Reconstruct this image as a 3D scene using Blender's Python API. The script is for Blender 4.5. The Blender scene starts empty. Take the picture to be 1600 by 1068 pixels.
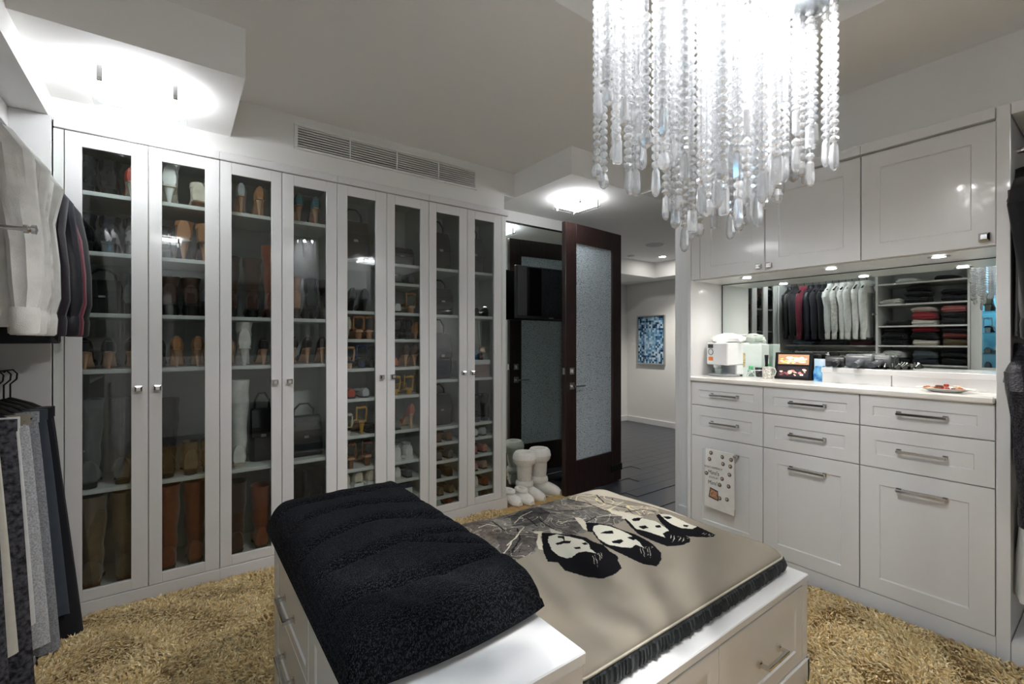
import bpy, bmesh, math, random
import numpy as np
from mathutils import Vector, Matrix
random.seed(11)
rng = np.random.default_rng(5)
SC = bpy.context.scene
COL = SC.collection

# ------------------------------------------------------------------ camera, world, exposure
FPX, YAW, CAMH, HORIZ = 714.4, math.radians(36.25), 1.3, 532.0
cam_d = bpy.data.cameras.new('camera')
cam = bpy.data.objects.new('camera', cam_d); COL.objects.link(cam)
cam_d.sensor_fit = 'HORIZONTAL'; cam_d.sensor_width = 36.0
cam_d.lens = 36.0 * FPX / 1600.0
cam_d.shift_y = -(534.0 - HORIZ) / 1600.0
cam_d.clip_start = 0.02
cam.location = (0, 0, CAMH)
cam.rotation_euler = (math.pi / 2, 0, -YAW)
SC.camera = cam
w = bpy.data.worlds.new('world'); SC.world = w; w.use_nodes = True
w.node_tree.nodes['Background'].inputs[0].default_value = (0.8, 0.85, 0.9, 1)
w.node_tree.nodes['Background'].inputs[1].default_value = 0.0
SC.view_settings.view_transform = 'Standard'
SC.view_settings.look = 'None'
SC.view_settings.gamma = 1.0
SC.view_settings.use_curve_mapping = False
SC.view_settings.exposure = 1.9
SC.cycles.use_denoising = True
SC.cycles.max_bounces = 10
SC.cycles.diffuse_bounces = 5
SC.cycles.transparent_max_bounces = 16
SC.cycles.transmission_bounces = 8
SC.cycles.sample_clamp_indirect = 6.0
LAMP = 5.5          # strength of the square ceiling lamps, all four alike

F3 = np.array([math.sin(YAW), math.cos(YAW), 0.0]); R3 = np.array([math.cos(YAW), -math.sin(YAW), 0.0])
def ray(x, y): return F3 + (x - 800) / FPX * R3 + np.array([0, 0, (HORIZ - y) / FPX])
def on_z(x, y, z):
    v = ray(x, y); t = (z - CAMH) / v[2]; return (v[0] * t, v[1] * t)

# ------------------------------------------------------------------ materials
def lin(c):
    return tuple((x / 12.92 if x <= 0.04045 else ((x + 0.055) / 1.055) ** 2.4) for x in c)
def rgb(h):
    h = h.lstrip('#'); return lin(tuple(int(h[i:i + 2], 16) / 255 for i in (0, 2, 4)))
MATS = {}
def mat(name, col='#ffffff', rough=0.5, metal=0.0, spec=0.5, coat=0.0, var=0.0, vscale=30.0, bump=0.0, bscale=200.0,
        stretch=(1, 1, 1), trans=0.0, ior=1.45, emit=None, estr=0.0, sheen=0.0, col2=None):
    if name in MATS: return MATS[name]
    m = bpy.data.materials.new(name); m.use_nodes = True
    nt = m.node_tree; b = nt.nodes['Principled BSDF']
    c = rgb(col) if isinstance(col, str) else col
    b.inputs['Base Color'].default_value = (*c, 1)
    b.inputs['Roughness'].default_value = rough
    b.inputs['Metallic'].default_value = metal
    b.inputs['Specular IOR Level'].default_value = spec
    b.inputs['Coat Weight'].default_value = coat
    b.inputs['Coat Roughness'].default_value = 0.05
    b.inputs['Transmission Weight'].default_value = trans
    b.inputs['IOR'].default_value = ior
    b.inputs['Sheen Weight'].default_value = sheen
    if emit:
        b.inputs['Emission Color'].default_value = (*rgb(emit), 1); b.inputs['Emission Strength'].default_value = estr
    if var > 0 or bump > 0 or col2:
        tc = nt.nodes.new('ShaderNodeTexCoord'); mp = nt.nodes.new('ShaderNodeMapping')
        mp.inputs['Scale'].default_value = stretch
        nt.links.new(tc.outputs['Object'], mp.inputs['Vector'])
    if var > 0 or col2:
        n = nt.nodes.new('ShaderNodeTexNoise'); n.inputs['Scale'].default_value = vscale; n.inputs['Detail'].default_value = 4
        nt.links.new(mp.outputs[0], n.inputs['Vector'])
        mx = nt.nodes.new('ShaderNodeValToRGB')
        lo = tuple(x * (1 - var) for x in c); hi = rgb(col2) if col2 else tuple(min(1, x * (1 + var)) for x in c)
        mx.color_ramp.elements[0].color = (*lo, 1); mx.color_ramp.elements[1].color = (*hi, 1)
        mx.color_ramp.elements[0].position = 0.35; mx.color_ramp.elements[1].position = 0.65
        nt.links.new(n.outputs['Fac'], mx.inputs[0]); nt.links.new(mx.outputs[0], b.inputs['Base Color'])
    if bump > 0:
        n2 = nt.nodes.new('ShaderNodeTexNoise'); n2.inputs['Scale'].default_value = bscale; n2.inputs['Detail'].default_value = 3
        nt.links.new(mp.outputs[0], n2.inputs['Vector'])
        bp = nt.nodes.new('ShaderNodeBump'); bp.inputs['Strength'].default_value = bump; bp.inputs['Distance'].default_value = 0.004
        nt.links.new(n2.outputs['Fac'], bp.inputs['Height']); nt.links.new(bp.outputs[0], b.inputs['Normal'])
    MATS[name] = m
    return m
def attr_mat(name, rough=0.8, bump=0.0, bscale=300.0, sheen=0.0):
    if name in MATS: return MATS[name]
    m = mat(name, '#ffffff', rough, bump=bump, bscale=bscale, sheen=sheen)
    nt = m.node_tree; a = nt.nodes.new('ShaderNodeAttribute'); a.attribute_name = 'print'
    nt.links.new(a.outputs['Color'], nt.nodes['Principled BSDF'].inputs['Base Color'])
    return m
def thin_glass(name, tint, boost=1.0, rough=0.0):
    m = bpy.data.materials.new(name); m.use_nodes = True; nt = m.node_tree; nt.nodes.clear()
    o = nt.nodes.new('ShaderNodeOutputMaterial'); mix = nt.nodes.new('ShaderNodeMixShader')
    t = nt.nodes.new('ShaderNodeBsdfTransparent'); g = nt.nodes.new('ShaderNodeBsdfGlossy'); f = nt.nodes.new('ShaderNodeLayerWeight')
    t.inputs[0].default_value = (*tint, 1); g.inputs['Roughness'].default_value = rough
    f.inputs['Blend'].default_value = 0.5
    pw = nt.nodes.new('ShaderNodeMath'); pw.operation = 'POWER'; pw.inputs[1].default_value = 5.0
    nt.links.new(f.outputs['Facing'], pw.inputs[0])
    mu = nt.nodes.new('ShaderNodeMath'); mu.operation = 'MULTIPLY_ADD'; mu.inputs[1].default_value = 0.9; mu.inputs[2].default_value = 0.04 * boost; mu.use_clamp = True
    nt.links.new(pw.outputs[0], mu.inputs[0]); nt.links.new(mu.outputs[0], mix.inputs[0])
    nt.links.new(t.outputs[0], mix.inputs[1]); nt.links.new(g.outputs[0], mix.inputs[2]); nt.links.new(mix.outputs[0], o.inputs[0])
    MATS[name] = m; return m

WALL = mat('wall_paint', '#e4e4e1', 0.6, bump=0.02, bscale=400)
CEIL = mat('ceiling_paint', '#f3f3f2', 0.7, bump=0.02, bscale=400)
LACQ = mat('white_lacquer', '#e0e0e0', 0.22, coat=0.35, var=0.01, vscale=4)
SHELF = mat('shelf_white', '#e4e6e4', 0.4)
INNER = mat('cabinet_inner_white', '#d9dcda', 0.6)
COUNT = mat('counter_stone', '#f1eee8', 0.25, coat=0.3, var=0.02, vscale=8)
CHROME = mat('chrome', '#d8d8d8', 0.12, metal=1.0, var=0.02, vscale=40)
NICKEL = mat('brushed_nickel', '#b9bbbb', 0.32, metal=1.0, bump=0.05, bscale=300)
DARKMET = mat('dark_metal', '#2a2a2b', 0.4, metal=0.8, var=0.03)
CRYSTAL_K = mat('crystal_knob', '#f4f6f8', 0.03, trans=0.7, ior=1.6)
WENGE = mat('wenge_wood', '#2c1d1b', 0.3, coat=0.35, var=0.35, vscale=14, stretch=(6, 6, 0.5))
HALLWOOD = mat('dark_floor_wood', '#34363f', 0.32, coat=0.15, var=0.12, vscale=10, stretch=(1, 8, 1))
MIRROR = mat('mirror_silver', '#dfe6e2', 0.0, metal=1.0)
BLACKP = mat('black_plastic', '#101011', 0.3, var=0.05)
BLACKG = mat('black_gloss', '#050506', 0.06, spec=0.7, coat=0.5)
WHITEP = mat('white_plastic', '#e8e9ea', 0.3, var=0.01)
GREYP = mat('grey_plastic', '#9fa1a3', 0.35, var=0.03)
LAMPM = mat('lamp_diffuser', '#ffffff', 0.5, emit='#fafbff', estr=LAMP)
BULBM = mat('lamp_bulb', '#ffffff', 0.5, emit='#fffaf4', estr=40.0)
PANE = thin_glass('door_glass', (0.83, 0.855, 0.85), 1.3)
CLEARACR = thin_glass('clear_acrylic', (0.95, 0.97, 0.96), 1.5)
BLUEG = mat('blue_lit_back', '#7fb9d8', 0.5, emit='#58a6d8', estr=0.9)

# ------------------------------------------------------------------ geometry helpers
class MB:
    def __init__(s): s.v = []; s.f = []
    def add(s, vs, fs):
        o = len(s.v); s.v += [tuple(map(float, p)) for p in vs]; s.f += [tuple(i + o for i in f) for f in fs]; return s
    def box(s, x0, x1, y0, y1, z0, z1, b=0.0, mp=None):
        if x1 < x0: x0, x1 = x1, x0
        if y1 < y0: y0, y1 = y1, y0
        if z1 < z0: z0, z1 = z1, z0
        if b <= 0:
            vs = [(x, y, z) for z in (z0, z1) for y in (y0, y1) for x in (x0, x1)]
            fs = [(0, 2, 3, 1), (4, 5, 7, 6), (0, 1, 5, 4), (2, 6, 7, 3), (0, 4, 6, 2), (1, 3, 7, 5)]
        else:
            b = min(b, (x1 - x0) * .45, (y1 - y0) * .45, (z1 - z0) * .45)
            vs = []; idx = {}
            for k, z in enumerate((z0, z1)):
                for j, y in enumerate((y0, y1)):
                    for i, x in enumerate((x0, x1)):
                        ix, iy, iz = (b if i == 0 else -b), (b if j == 0 else -b), (b if k == 0 else -b)
                        for a, p in enumerate(((x, y + iy, z + iz), (x + ix, y, z + iz), (x + ix, y + iy, z))):
                            idx[(i, j, k, a)] = len(vs); vs.append(p)
            fs = []
            q = lambda *t: fs.append(tuple(idx[u] for u in t))
            for i in (0, 1): q((i, 0, 0, 0), (i, 1, 0, 0), (i, 1, 1, 0), (i, 0, 1, 0))
            for j in (0, 1): q((0, j, 0, 1), (1, j, 0, 1), (1, j, 1, 1), (0, j, 1, 1))
            for k in (0, 1): q((0, 0, k, 2), (1, 0, k, 2), (1, 1, k, 2), (0, 1, k, 2))
            for j in (0, 1):
                for k in (0, 1): q((0, j, k, 1), (1, j, k, 1), (1, j, k, 2), (0, j, k, 2))
            for i in (0, 1):
                for k in (0, 1): q((i, 0, k, 0), (i, 1, k, 0), (i, 1, k, 2), (i, 0, k, 2))
            for i in (0, 1):
                for j in (0, 1): q((i, j, 0, 0), (i, j, 1, 0), (i, j, 1, 1), (i, j, 0, 1))
            for i in (0, 1):
                for j in (0, 1):
                    for k in (0, 1): q((i, j, k, 0), (i, j, k, 1), (i, j, k, 2))
        if mp: vs = [mp(*p) for p in vs]
        return s.add(vs, fs)
    def loft(s, rings, cap=(True, True)):
        n = len(rings[0]); vs = [p for r in rings for p in r]; fs = []
        for i in range(len(rings) - 1):
            for j in range(n):
                a = i * n + j; b = i * n + (j + 1) % n
                fs.append((a, b, b + n, a + n))
        if cap[0]: fs.append(tuple(range(n - 1, -1, -1)))
        if cap[1]: fs.append(tuple((len(rings) - 1) * n + j for j in range(n)))
        return s.add(vs, fs)
    def tube(s, pts, r, n=8, cap=(True, True)):
        pts = [Vector(p) for p in pts]; rs = r if isinstance(r, (list, tuple)) else [r] * len(pts)
        rings = []; up = None
        for i, p in enumerate(pts):
            d = (pts[min(i + 1, len(pts) - 1)] - pts[max(i - 1, 0)]).normalized()
            if up is None:
                up = Vector((0, 0, 1)) if abs(d.z) < .9 else Vector((1, 0, 0))
            u = (up - d * up.dot(d)).normalized(); v = d.cross(u); up = u
            rings.append([tuple(p + (u * math.cos(a) + v * math.sin(a)) * rs[i]) for a in [2 * math.pi * k / n for k in range(n)]])
        return s.loft(rings, cap)
    def lathe(s, prof, n=20, c=(0, 0, 0), mp=None, cap=(True, True)):
        rings = []
        for (r, z) in prof:
            ring = [(c[0] + r * math.cos(2 * math.pi * k / n), c[1] + r * math.sin(2 * math.pi * k / n), c[2] + z) for k in range(n)]
            rings.append([mp(*p) for p in ring] if mp else ring)
        return s.loft(rings, cap)
    def mesh(s, name, smooth=False):
        me = bpy.data.meshes.new(name); me.from_pydata(s.v, [], s.f); me.update()
        bm = bmesh.new(); bm.from_mesh(me); bmesh.ops.recalc_face_normals(bm, faces=bm.faces); bm.to_mesh(me); bm.free()
        if smooth:
            me.polygons.foreach_set('use_smooth', [True] * len(me.polygons))
            try: me.set_sharp_from_angle(angle=math.radians(40))
            except Exception: pass
        return me

def link(name, me, material, parent=None):
    o = bpy.data.objects.new(name, me); COL.objects.link(o)
    if material and not me.materials: me.materials.append(material)
    if parent is not None:
        o.parent = parent
        if parent.type == 'EMPTY' and parent.get('_w'):
            o.matrix_parent_inverse = Matrix.Translation(parent.location).inverted()
    return o
def part(name, mb, material, parent, smooth=False):
    return link(name, mb.mesh(name, smooth), material, parent)
def struct(name, mb, material, parent=None, smooth=False):
    o = part(name, mb, material, parent, smooth)
    if parent is None: o['kind'] = 'structure'
    return o
def tag(o, label, cat, group=None):
    o['label'] = label; o['category'] = cat
    if group: o['group'] = group
    return o
def thing(name, label, cat, loc=(0, 0, 0), rz=0.0, group=None, world=False):
    o = bpy.data.objects.new(name, None); COL.objects.link(o)
    o.location = loc; o.rotation_euler = (0, 0, rz); o.empty_display_size = 0.05
    if world: o['_w'] = 1
    return tag(o, label, cat, group)
def solid(name, label, cat, mb, material, loc=(0, 0, 0), rz=0.0, group=None, smooth=False):
    o = part(name, mb, material, None, smooth); o.location = loc; o.rotation_euler = (0, 0, rz)
    return tag(o, label, cat, group)
ORD = ['zeroth', 'first', 'second', 'third', 'fourth', 'fifth', 'sixth', 'seventh', 'eighth', 'ninth', 'tenth', 'eleventh',
       'twelfth', 'thirteenth', 'fourteenth', 'fifteenth', 'sixteenth', 'seventeenth', 'eighteenth', 'nineteenth', 'twentieth']
def ell(cx, cy, z, a, b, n=12, ph=0.0, rip=0.0, k=5):
    out = []
    for i in range(n):
        t = 2 * math.pi * i / n; q = 1 + rip * math.sin(k * t + ph)
        out.append((cx + a * math.cos(t), cy + b * q * math.sin(t), z))
    return out
def shaker(mb, mp, u0, u1, v0, v1, t=0.02, fw=0.06, rec=0.008, bev=0.004):
    """panel front: outer slab with a recessed centre; mp(u, v, n) maps to world, n points outwards"""
    U0, U1, V0, V1 = u0 + fw, u1 - fw, v0 + fw, v1 - fw
    e = 0.002
    rects = [(u0, u1, v0, v1, 0), (u0, u1, v0, v1, t - e), (u0 + e, u1 - e, v0 + e, v1 - e, t), (U0, U1, V0, V1, t),
             (U0 + bev, U1 - bev, V0 + bev, V1 - bev, t - rec)]
    rings = [[mp(a, c, n), mp(b, c, n), mp(b, d, n), mp(a, d, n)] for a, b, c, d, n in rects]
    mb.loft(rings); return mb
def bar_handle(mp, uc, vc, n0, L=0.16, out=0.032, horiz=True, w=0.006):
    mb = MB()
    m2 = (lambda a, b, c: mp(uc + a, vc + b, n0 + c)) if horiz else (lambda a, b, c: mp(uc + b, vc + a, n0 + c))
    mb.box(-L / 2, L / 2, -w, w, out - 2 * w, out, 0.0015, mp=m2)
    for sgn in (-1, 1):
        mb.box(sgn * L / 2 - (w if sgn > 0 else -w) - w * .9, sgn * L / 2 - (w if sgn > 0 else -w) + w * .9, -w * .9, w * .9, 0, out - w, mp=m2)
        mb.box(sgn * L / 2 - (w if sgn > 0 else -w) - w * 1.5, sgn * L / 2 - (w if sgn > 0 else -w) + w * 1.5, -w * 1.5, w * 1.5, 0, 0.004, mp=m2)
    return mb
def crystal_knob(mp, u, v, n0, s=0.014):
    mb = MB()
    rects = [(s, 0), (s, 0.006), (s * .55, 0.007), (s * .5, 0.014), (s, 0.016), (s, 0.024), (s * .55, 0.032)]
    mb.loft([[mp(u - r, v - r, n0 + n), mp(u + r, v - r, n0 + n), mp(u + r, v + r, n0 + n), mp(u - r, v + r, n0 + n)] for r, n in rects])
    return mb

# ================================================================== the setting
YG, XR = 2.86, 2.675          # front planes of the glass cabinets and of the drawer cabinets
ZC = 2.615                    # main ceiling
# floors
struct('floor', MB().box(-1.25, 6.2, -2.8, 5.2, -0.06, -0.004), HALLWOOD)
fl = bpy.data.objects['floor']
pm = MB().box(0, 1.2, 0, 0.127, -0.004, 0.0, 0.0012).mesh('plank')
row = 0
for j in range(24):
    y = 1.95 + j * 0.1276
    x = 2.95 - (0.35 * (j * 7 % 5))
    while x < 5.94:
        if x > 2.6:
            o = link('plank', pm, HALLWOOD, fl); o.location = (x, y, 0); o.scale = (min(1.2, 5.94 - x) / 1.2 - .0004, 1, 1)
        x += 1.2
# ceilings
struct('ceiling', MB().box(-1.25, 3.2, 1.33, 3.3, ZC, 2.9), CEIL)
for nm, bb in (('ceiling_rear', (-1.25, 3.2, -2.8, -0.55)), ('ceiling_left', (-1.25, 0.15, -0.55, 1.33)), ('ceiling_right', (2.21, 3.2, -0.55, 1.33))):
    struct(nm, MB().box(bb[0], bb[1], bb[2], bb[3], ZC, 2.9), CEIL)
struct('ceiling_tray', MB().box(0.15, 2.21, -0.55, 1.33, 2.74, 2.9), CEIL)
struct('ceiling_hall', MB().box(3.14, 6.2, 0.4, 5.2, 2.426, 2.6), CEIL)
struct('ceiling_soffit_left', MB().box(-0.458, 0.234, 2.22, 2.91, 2.405, ZC), CEIL)
struct('ceiling_soffit_right', MB().box(2.15, 3.14, 2.25, 3.2, 2.426, ZC), CEIL)
struct('ceiling_hall_beam', MB().box(5.58, 5.96, 0.4, 4.95, 2.21, 2.426).box(3.36, 5.58, 4.12, 4.95, 2.21, 2.426), CEIL)
# walls
struct('wall_over_cabinets', MB().box(-0.458, .57, 2.9, 3.3, 2.302, ZC).box(1.78, 2.05, 2.9, 3.3, 2.302, ZC).box(.57, 1.78, 2.9, 3.3, 2.302, 2.432).box(.57, 1.78, 2.9, 3.3, 2.552, ZC).box(.57, 1.78, 3.2, 3.3, 2.432, 2.552).box(2.05, 2.15, 2.9, 3.2, 2.426, ZC), WALL)
struct('wall_mirror_side', MB().box(2.045, 3.36, 3.2, 3.32, 0, 2.6), WALL)
struct('wall_back_of_cabinets', MB().box(-1.25, 2.045, 3.24, 3.34, 0, 2.31), WALL)
struct('wall_left', MB().box(-1.25, -1.02, -2.8, 3.3, 0, 2.3), WALL)
struct('wall_left_header', MB().box(-1.25, -0.458, -1.96, 2.91, 2.298, ZC), WALL)
struct('wall_right', MB().box(3.06, 3.2, -2.8, 1.725, 0, ZC), WALL)
struct('wall_right_header', MB().box(2.88, 3.14, -2.8, 2.03, 2.25, ZC).box(2.88, 3.14, 2.03, 2.25, 2.426, ZC), WALL)
struct('wall_rear', MB().box(-1.25, 3.2, -2.8, -2.6, 0, ZC), WALL)
struct('wall_hall_end', MB().box(5.94, 6.1, 0.4, 5.1, 0, 2.46), WALL)
struct('wall_hall_far', MB().box(3.24, 6.1, 4.92, 5.1, 0, 2.46), WALL)
struct('wall_hall_near', MB().box(3.2, 6.1, 0.3, 0.4, 0, 2.5), WALL)
struct('wall_hall_side', MB().box(3.24, 3.36, 3.32, 4.92, 0, 2.5), WALL)
struct('baseboard_hall', MB().box(5.922, 5.94, 0.4, 4.92, 0, 0.085, 0.003).box(3.36, 5.94, 4.902, 4.92, 0, 0.085, 0.003), LACQ)
# door casing at the end of the drawer cabinets
cm = MB()
cm.box(2.985, 3.2, 1.73, 1.975, 0, 2.426, .003).box(2.998, 3.2, 1.978, 2.0, 0, 2.426, .003).box(3.01, 3.2, 2.003, 2.04, 0, 2.426, .003)
struct('trim_1', cm, LACQ)
struct('baseboard_right', MB().box(2.965, 2.984, 1.74, 1.985, 0, 0.1, 0.003), LACQ)

# open dark door leaf with crackled glass
DL = Vector((2.575, 2.79, 0)); DH = Vector((3.345, 2.862, 0))
dd = (DH - DL).normalized(); dn = Vector((dd.y, -dd.x, 0)); DW = (DH - DL).length; DHT = 2.285; DT = 0.045
def dmp(u, v, n): 
    p = DL + dd * u + dn * n; return (p.x, p.y, v)
fr = MB()
sw, rt, rb = 0.135, 0.16, 0.29
fr.box(0, sw, 0.008, DHT, -DT / 2, DT / 2, 0.003, mp=dmp); fr.box(DW - sw, DW, 0.008, DHT, -DT / 2, DT / 2, 0.003, mp=dmp)
fr.box(sw, DW - sw, DHT - rt, DHT, -DT / 2, DT / 2, 0.002, mp=dmp); fr.box(sw, DW - sw, 0.008, rb, -DT / 2, DT / 2, 0.002, mp=dmp)
door = struct('door_1', fr, WENGE)
CRK = mat('crackle_glass', '#eef5f9', 0.2, trans=0.22, ior=1.3)
nt = CRK.node_tree; tcn = nt.nodes.new('ShaderNodeTexCoord'); vo = nt.nodes.new('ShaderNodeTexVoronoi'); vo.inputs['Scale'].default_value = 75
vo.feature = 'DISTANCE_TO_EDGE'
nt.links.new(tcn.outputs['Object'], vo.inputs['Vector']); bp = nt.nodes.new('ShaderNodeBump'); bp.inputs['Strength'].default_value = 1.0; bp.inputs['Distance'].default_value = 0.01
nt.links.new(vo.outputs['Distance'], bp.inputs['Height']); nt.links.new(bp.outputs[0], nt.nodes['Principled BSDF'].inputs['Normal'])
cr = nt.nodes.new('ShaderNodeValToRGB'); cr.color_ramp.elements[0].color = (*rgb('#8ea9b9'), 1); cr.color_ramp.elements[0].position = 0.0
cr.color_ramp.elements[1].color = (*rgb('#f2f8fb'), 1); cr.color_ramp.elements[1].position = 0.16
nt.links.new(vo.outputs['Distance'], cr.inputs[0]); nt.links.new(cr.outputs[0], nt.nodes['Principled BSDF'].inputs['Base Color'])
part('pane', MB().box(sw, DW - sw, rb, DHT - rt, -0.006, 0.006, mp=dmp), CRK, door)
for side in (1, -1):
    n0 = side * DT / 2
    m3 = lambda u, v, n, s=side, q=n0: dmp(u, v, q + s * n)
    lv = MB(); lv.box(0.045, 0.098, 0.895, 0.95, 0, 0.008, 0.001, mp=m3)
    lv.box(0.063, 0.08, 0.914, 0.931, 0.008, 0.05, mp=m3); lv.box(0.063, 0.19, 0.916, 0.929, 0.042, 0.055, 0.002, mp=m3)
    part('lever_handle', lv, CHROME, door)
    tl = MB().box(0.045, 0.098, 1.02, 1.075, 0, 0.008, 0.001, mp=m3); tl.box(0.066, 0.076, 1.032, 1.063, 0.008, 0.024, 0.001, mp=m3)
    part('thumb_turn', tl, CHROME, door)
part('latch_plate', MB().box(-0.002, 0.0, 1.02, 1.075, -0.012, 0.012, mp=dmp), CHROME, door)
part('kick_bumper', MB().box(DW - 0.16, DW - 0.0, 0.10, 0.165, DT / 2, DT / 2 + 0.012, 0.003, mp=dmp), BLACKP, door)

# tall wall mirror next to the glass cabinets
mr = thing('wall_mirror', 'tall frameless wall mirror beside the glass shoe cabinets', 'mirror', (2.65, 3.19, 0), world=True)
part('mirror_pane', MB().box(2.05, 3.30, 3.18, 3.198, 0.01, 2.31), MIRROR, mr)
part('top_channel', MB().box(2.05, 3.30, 3.174, 3.199, 2.311, 2.325), DARKMET, mr)

# hall picture
pc = thing('framed_picture', 'blue mosaic print in a thin pale frame on the hall wall', 'picture', (5.93, 4.43, 0.93), world=True)
part('frame', MB().box(5.905, 5.939, 4.187, 4.69, .935, .952).box(5.905, 5.939, 4.187, 4.69, 1.672, 1.69).box(5.905, 5.939, 4.187, 4.204, .952, 1.672).box(5.905, 5.939, 4.673, 4.69, .952, 1.672), NICKEL, pc)
gv, gf, gc = [], [], []
blues = [rgb(h) for h in ('#23415f', '#3d6b94', '#6f9cc0', '#b7cfe0', '#1a2c44', '#5583a8', '#8fb2cc')]
NX, NZ = 16, 24
for i in range(NX):
    for k in range(NZ):
        y0 = 4.204 + 0.469 * i / NX; y1 = 4.204 + 0.469 * (i + 1) / NX; z0 = .952 + .72 * k / NZ; z1 = .952 + .72 * (k + 1) / NZ
        o = len(gv); gv += [(5.918, y0, z0), (5.918, y1, z0), (5.918, y1, z1), (5.918, y0, z1)]; gf.append((o, o + 1, o + 2, o + 3))
        centre = abs(i - 7.5) < 3 and abs(k - 11.5) < 5
        c = random.choice(blues[2:4] + blues[5:] if centre else blues)
        if (i % 4 == 3) or (k % 3 == 2 and not centre and random.random() < .5): c = random.choice(blues[3:4] + blues[6:7]) if random.random() < .5 else c
        gc += [(*c, 1)] * 4
me = bpy.data.meshes.new('print'); me.from_pydata(gv, [], gf)
ca = me.color_attributes.new('print', 'FLOAT_COLOR', 'POINT'); ca.data.foreach_set('color', np.array(gc, dtype=np.float32).ravel())
link('print', me, attr_mat('picture_print', 0.25), pc)

# hall ceiling downlights and speaker
def downlight(x, y, z, label, r=0.05, strength=60, group=None, watt=None, spot=115):
    t = thing('recessed_downlight', label, 'downlight', (x, y, z - 0.004), group=group)
    mb = MB().lathe([(r * .8, 0.0), (r * 1.25, 0.0), (r * 1.25, 0.004), (r * .8, 0.004)], 20, cap=(False, False))
    part('trim_ring', mb, NICKEL, t)
    part('lens', MB().lathe([(r * .8, 0.001), (r * .8, 0.003)], 20), BULBM, t)
    if watt:
        l = bpy.data.lights.new('downlight_beam', 'SPOT'); l.energy = watt; l.spot_size = math.radians(spot); l.spot_blend = 0.8; l.shadow_soft_size = r
        l.color = (1, 0.95, 0.88)
        lo = bpy.data.objects.new('downlight_beam', l); COL.objects.link(lo); lo.parent = t; lo.location = (0, 0, -0.01)
    return t
downlight(5.25, 3.75, 2.426, 'lit round downlight in the hall ceiling near the picture wall', 0.055, watt=42)
sp = thing('ceiling_speaker', 'round flush grey speaker grille in the hall ceiling', 'speaker', (4.52, 3.33, 2.422))
part('grille', MB().lathe([(0.0, -0.004), (0.095, -0.004), (0.1, 0.003)], 28), GREYP, sp, True)
part('bezel', MB().lathe([(0.1, -0.002), (0.112, -0.002), (0.112, 0.004), (0.1, 0.004)], 28, cap=(False, False)), WHITEP, sp, True)
sd = solid('smoke_detector', 'small white round detector on the hall ceiling', 'detector', MB().lathe([(0.0, -0.02), (0.04, -0.02), (0.05, 0.0)], 20), WHITEP, (4.85, 3.95, 2.426), smooth=True)

# square ceiling lamps
def square_lamp(cx, cy, zt, label, sx=0.30, sy=0.30, off=None):
    t = thing('ceiling_lamp_' + off if off else 'ceiling_lamp', label, 'ceiling lamp', (cx, cy, zt))
    part('mount_plate', MB().box(-.10, .10, -.10, .10, -.018, 0, .003), NICKEL, t)
    part('diffuser_' + off if off else 'diffuser', MB().box(-sx / 2, sx / 2, -sy / 2, sy / 2, -.062, -.022, .006), LAMPM, t)
    part('clear_cover', MB().box(-sx / 2 - .014, sx / 2 + .014, -sy / 2 - .014, sy / 2 + .014, -.074, -.068, .001), CLEARACR, t)
    for a in (-1, 1):
        for b in (-1, 1):
            part('corner_clip', MB().box(a * (sx / 2 - .03) - .009, a * (sx / 2 - .03) + .009, b * (sy / 2 + .006) - .005, b * (sy / 2 + .006) + .005, -.082, -.02, .001), CHROME, t)
    return t
square_lamp(-0.125, 2.55, 2.405, 'square glowing ceiling lamp above the hanging clothes end of the glass cabinets', 0.30, 0.27)
square_lamp(2.56, 2.62, 2.426, 'square glowing ceiling lamp above the open dark door', 0.25, 0.25)
# the two lamps in the rear corners, which the glass doors reflect
square_lamp(-0.10, -1.6, ZC, 'square glowing ceiling lamp at the wardrobe end of the rear closet', .30, .27, 'rear_left_offscreen')
square_lamp(2.50, -1.6, ZC, 'square glowing ceiling lamp at the dark clothes end of the rear closet', .30, .27, 'rear_right_offscreen')

# air vent
vt = thing('air_vent', 'long white slatted air vent above the glass cabinets', 'vent', (1.18, 2.9, 2.42), world=True)
part('frame', MB().box(.55, 1.80, 2.888, 2.9, 2.418, 2.432, .002).box(.55, 1.80, 2.888, 2.9, 2.552, 2.566, .002).box(.55, .57, 2.888, 2.9, 2.432, 2.552, .002).box(1.78, 1.80, 2.888, 2.9, 2.432, 2.552, .002), WALL, vt)
part('duct_back', MB().box(.57, 1.78, 3.19, 3.199, 2.432, 2.552), NICKEL, vt)
for i in range(8):
    z = 2.437 + i * 0.0148
    part('slat', MB().add([(.57, 2.889, z), (1.78, 2.889, z), (1.78, 2.898, z + .009), (.57, 2.898, z + .009), (.57, 2.889, z + .003), (1.78, 2.889, z + .003), (1.78, 2.898, z + .012), (.57, 2.898, z + .012)],
         [(0, 1, 2, 3), (4, 5, 6, 7), (0, 1, 5, 4), (2, 3, 7, 6), (0, 3, 7, 4), (1, 2, 6, 5)]), WALL, vt)
for x in (.87, 1.175, 1.48):
    part('mullion', MB().box(x - .004, x + .004, 2.8875, 2.893, 2.432, 2.552), WALL, vt)

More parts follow.
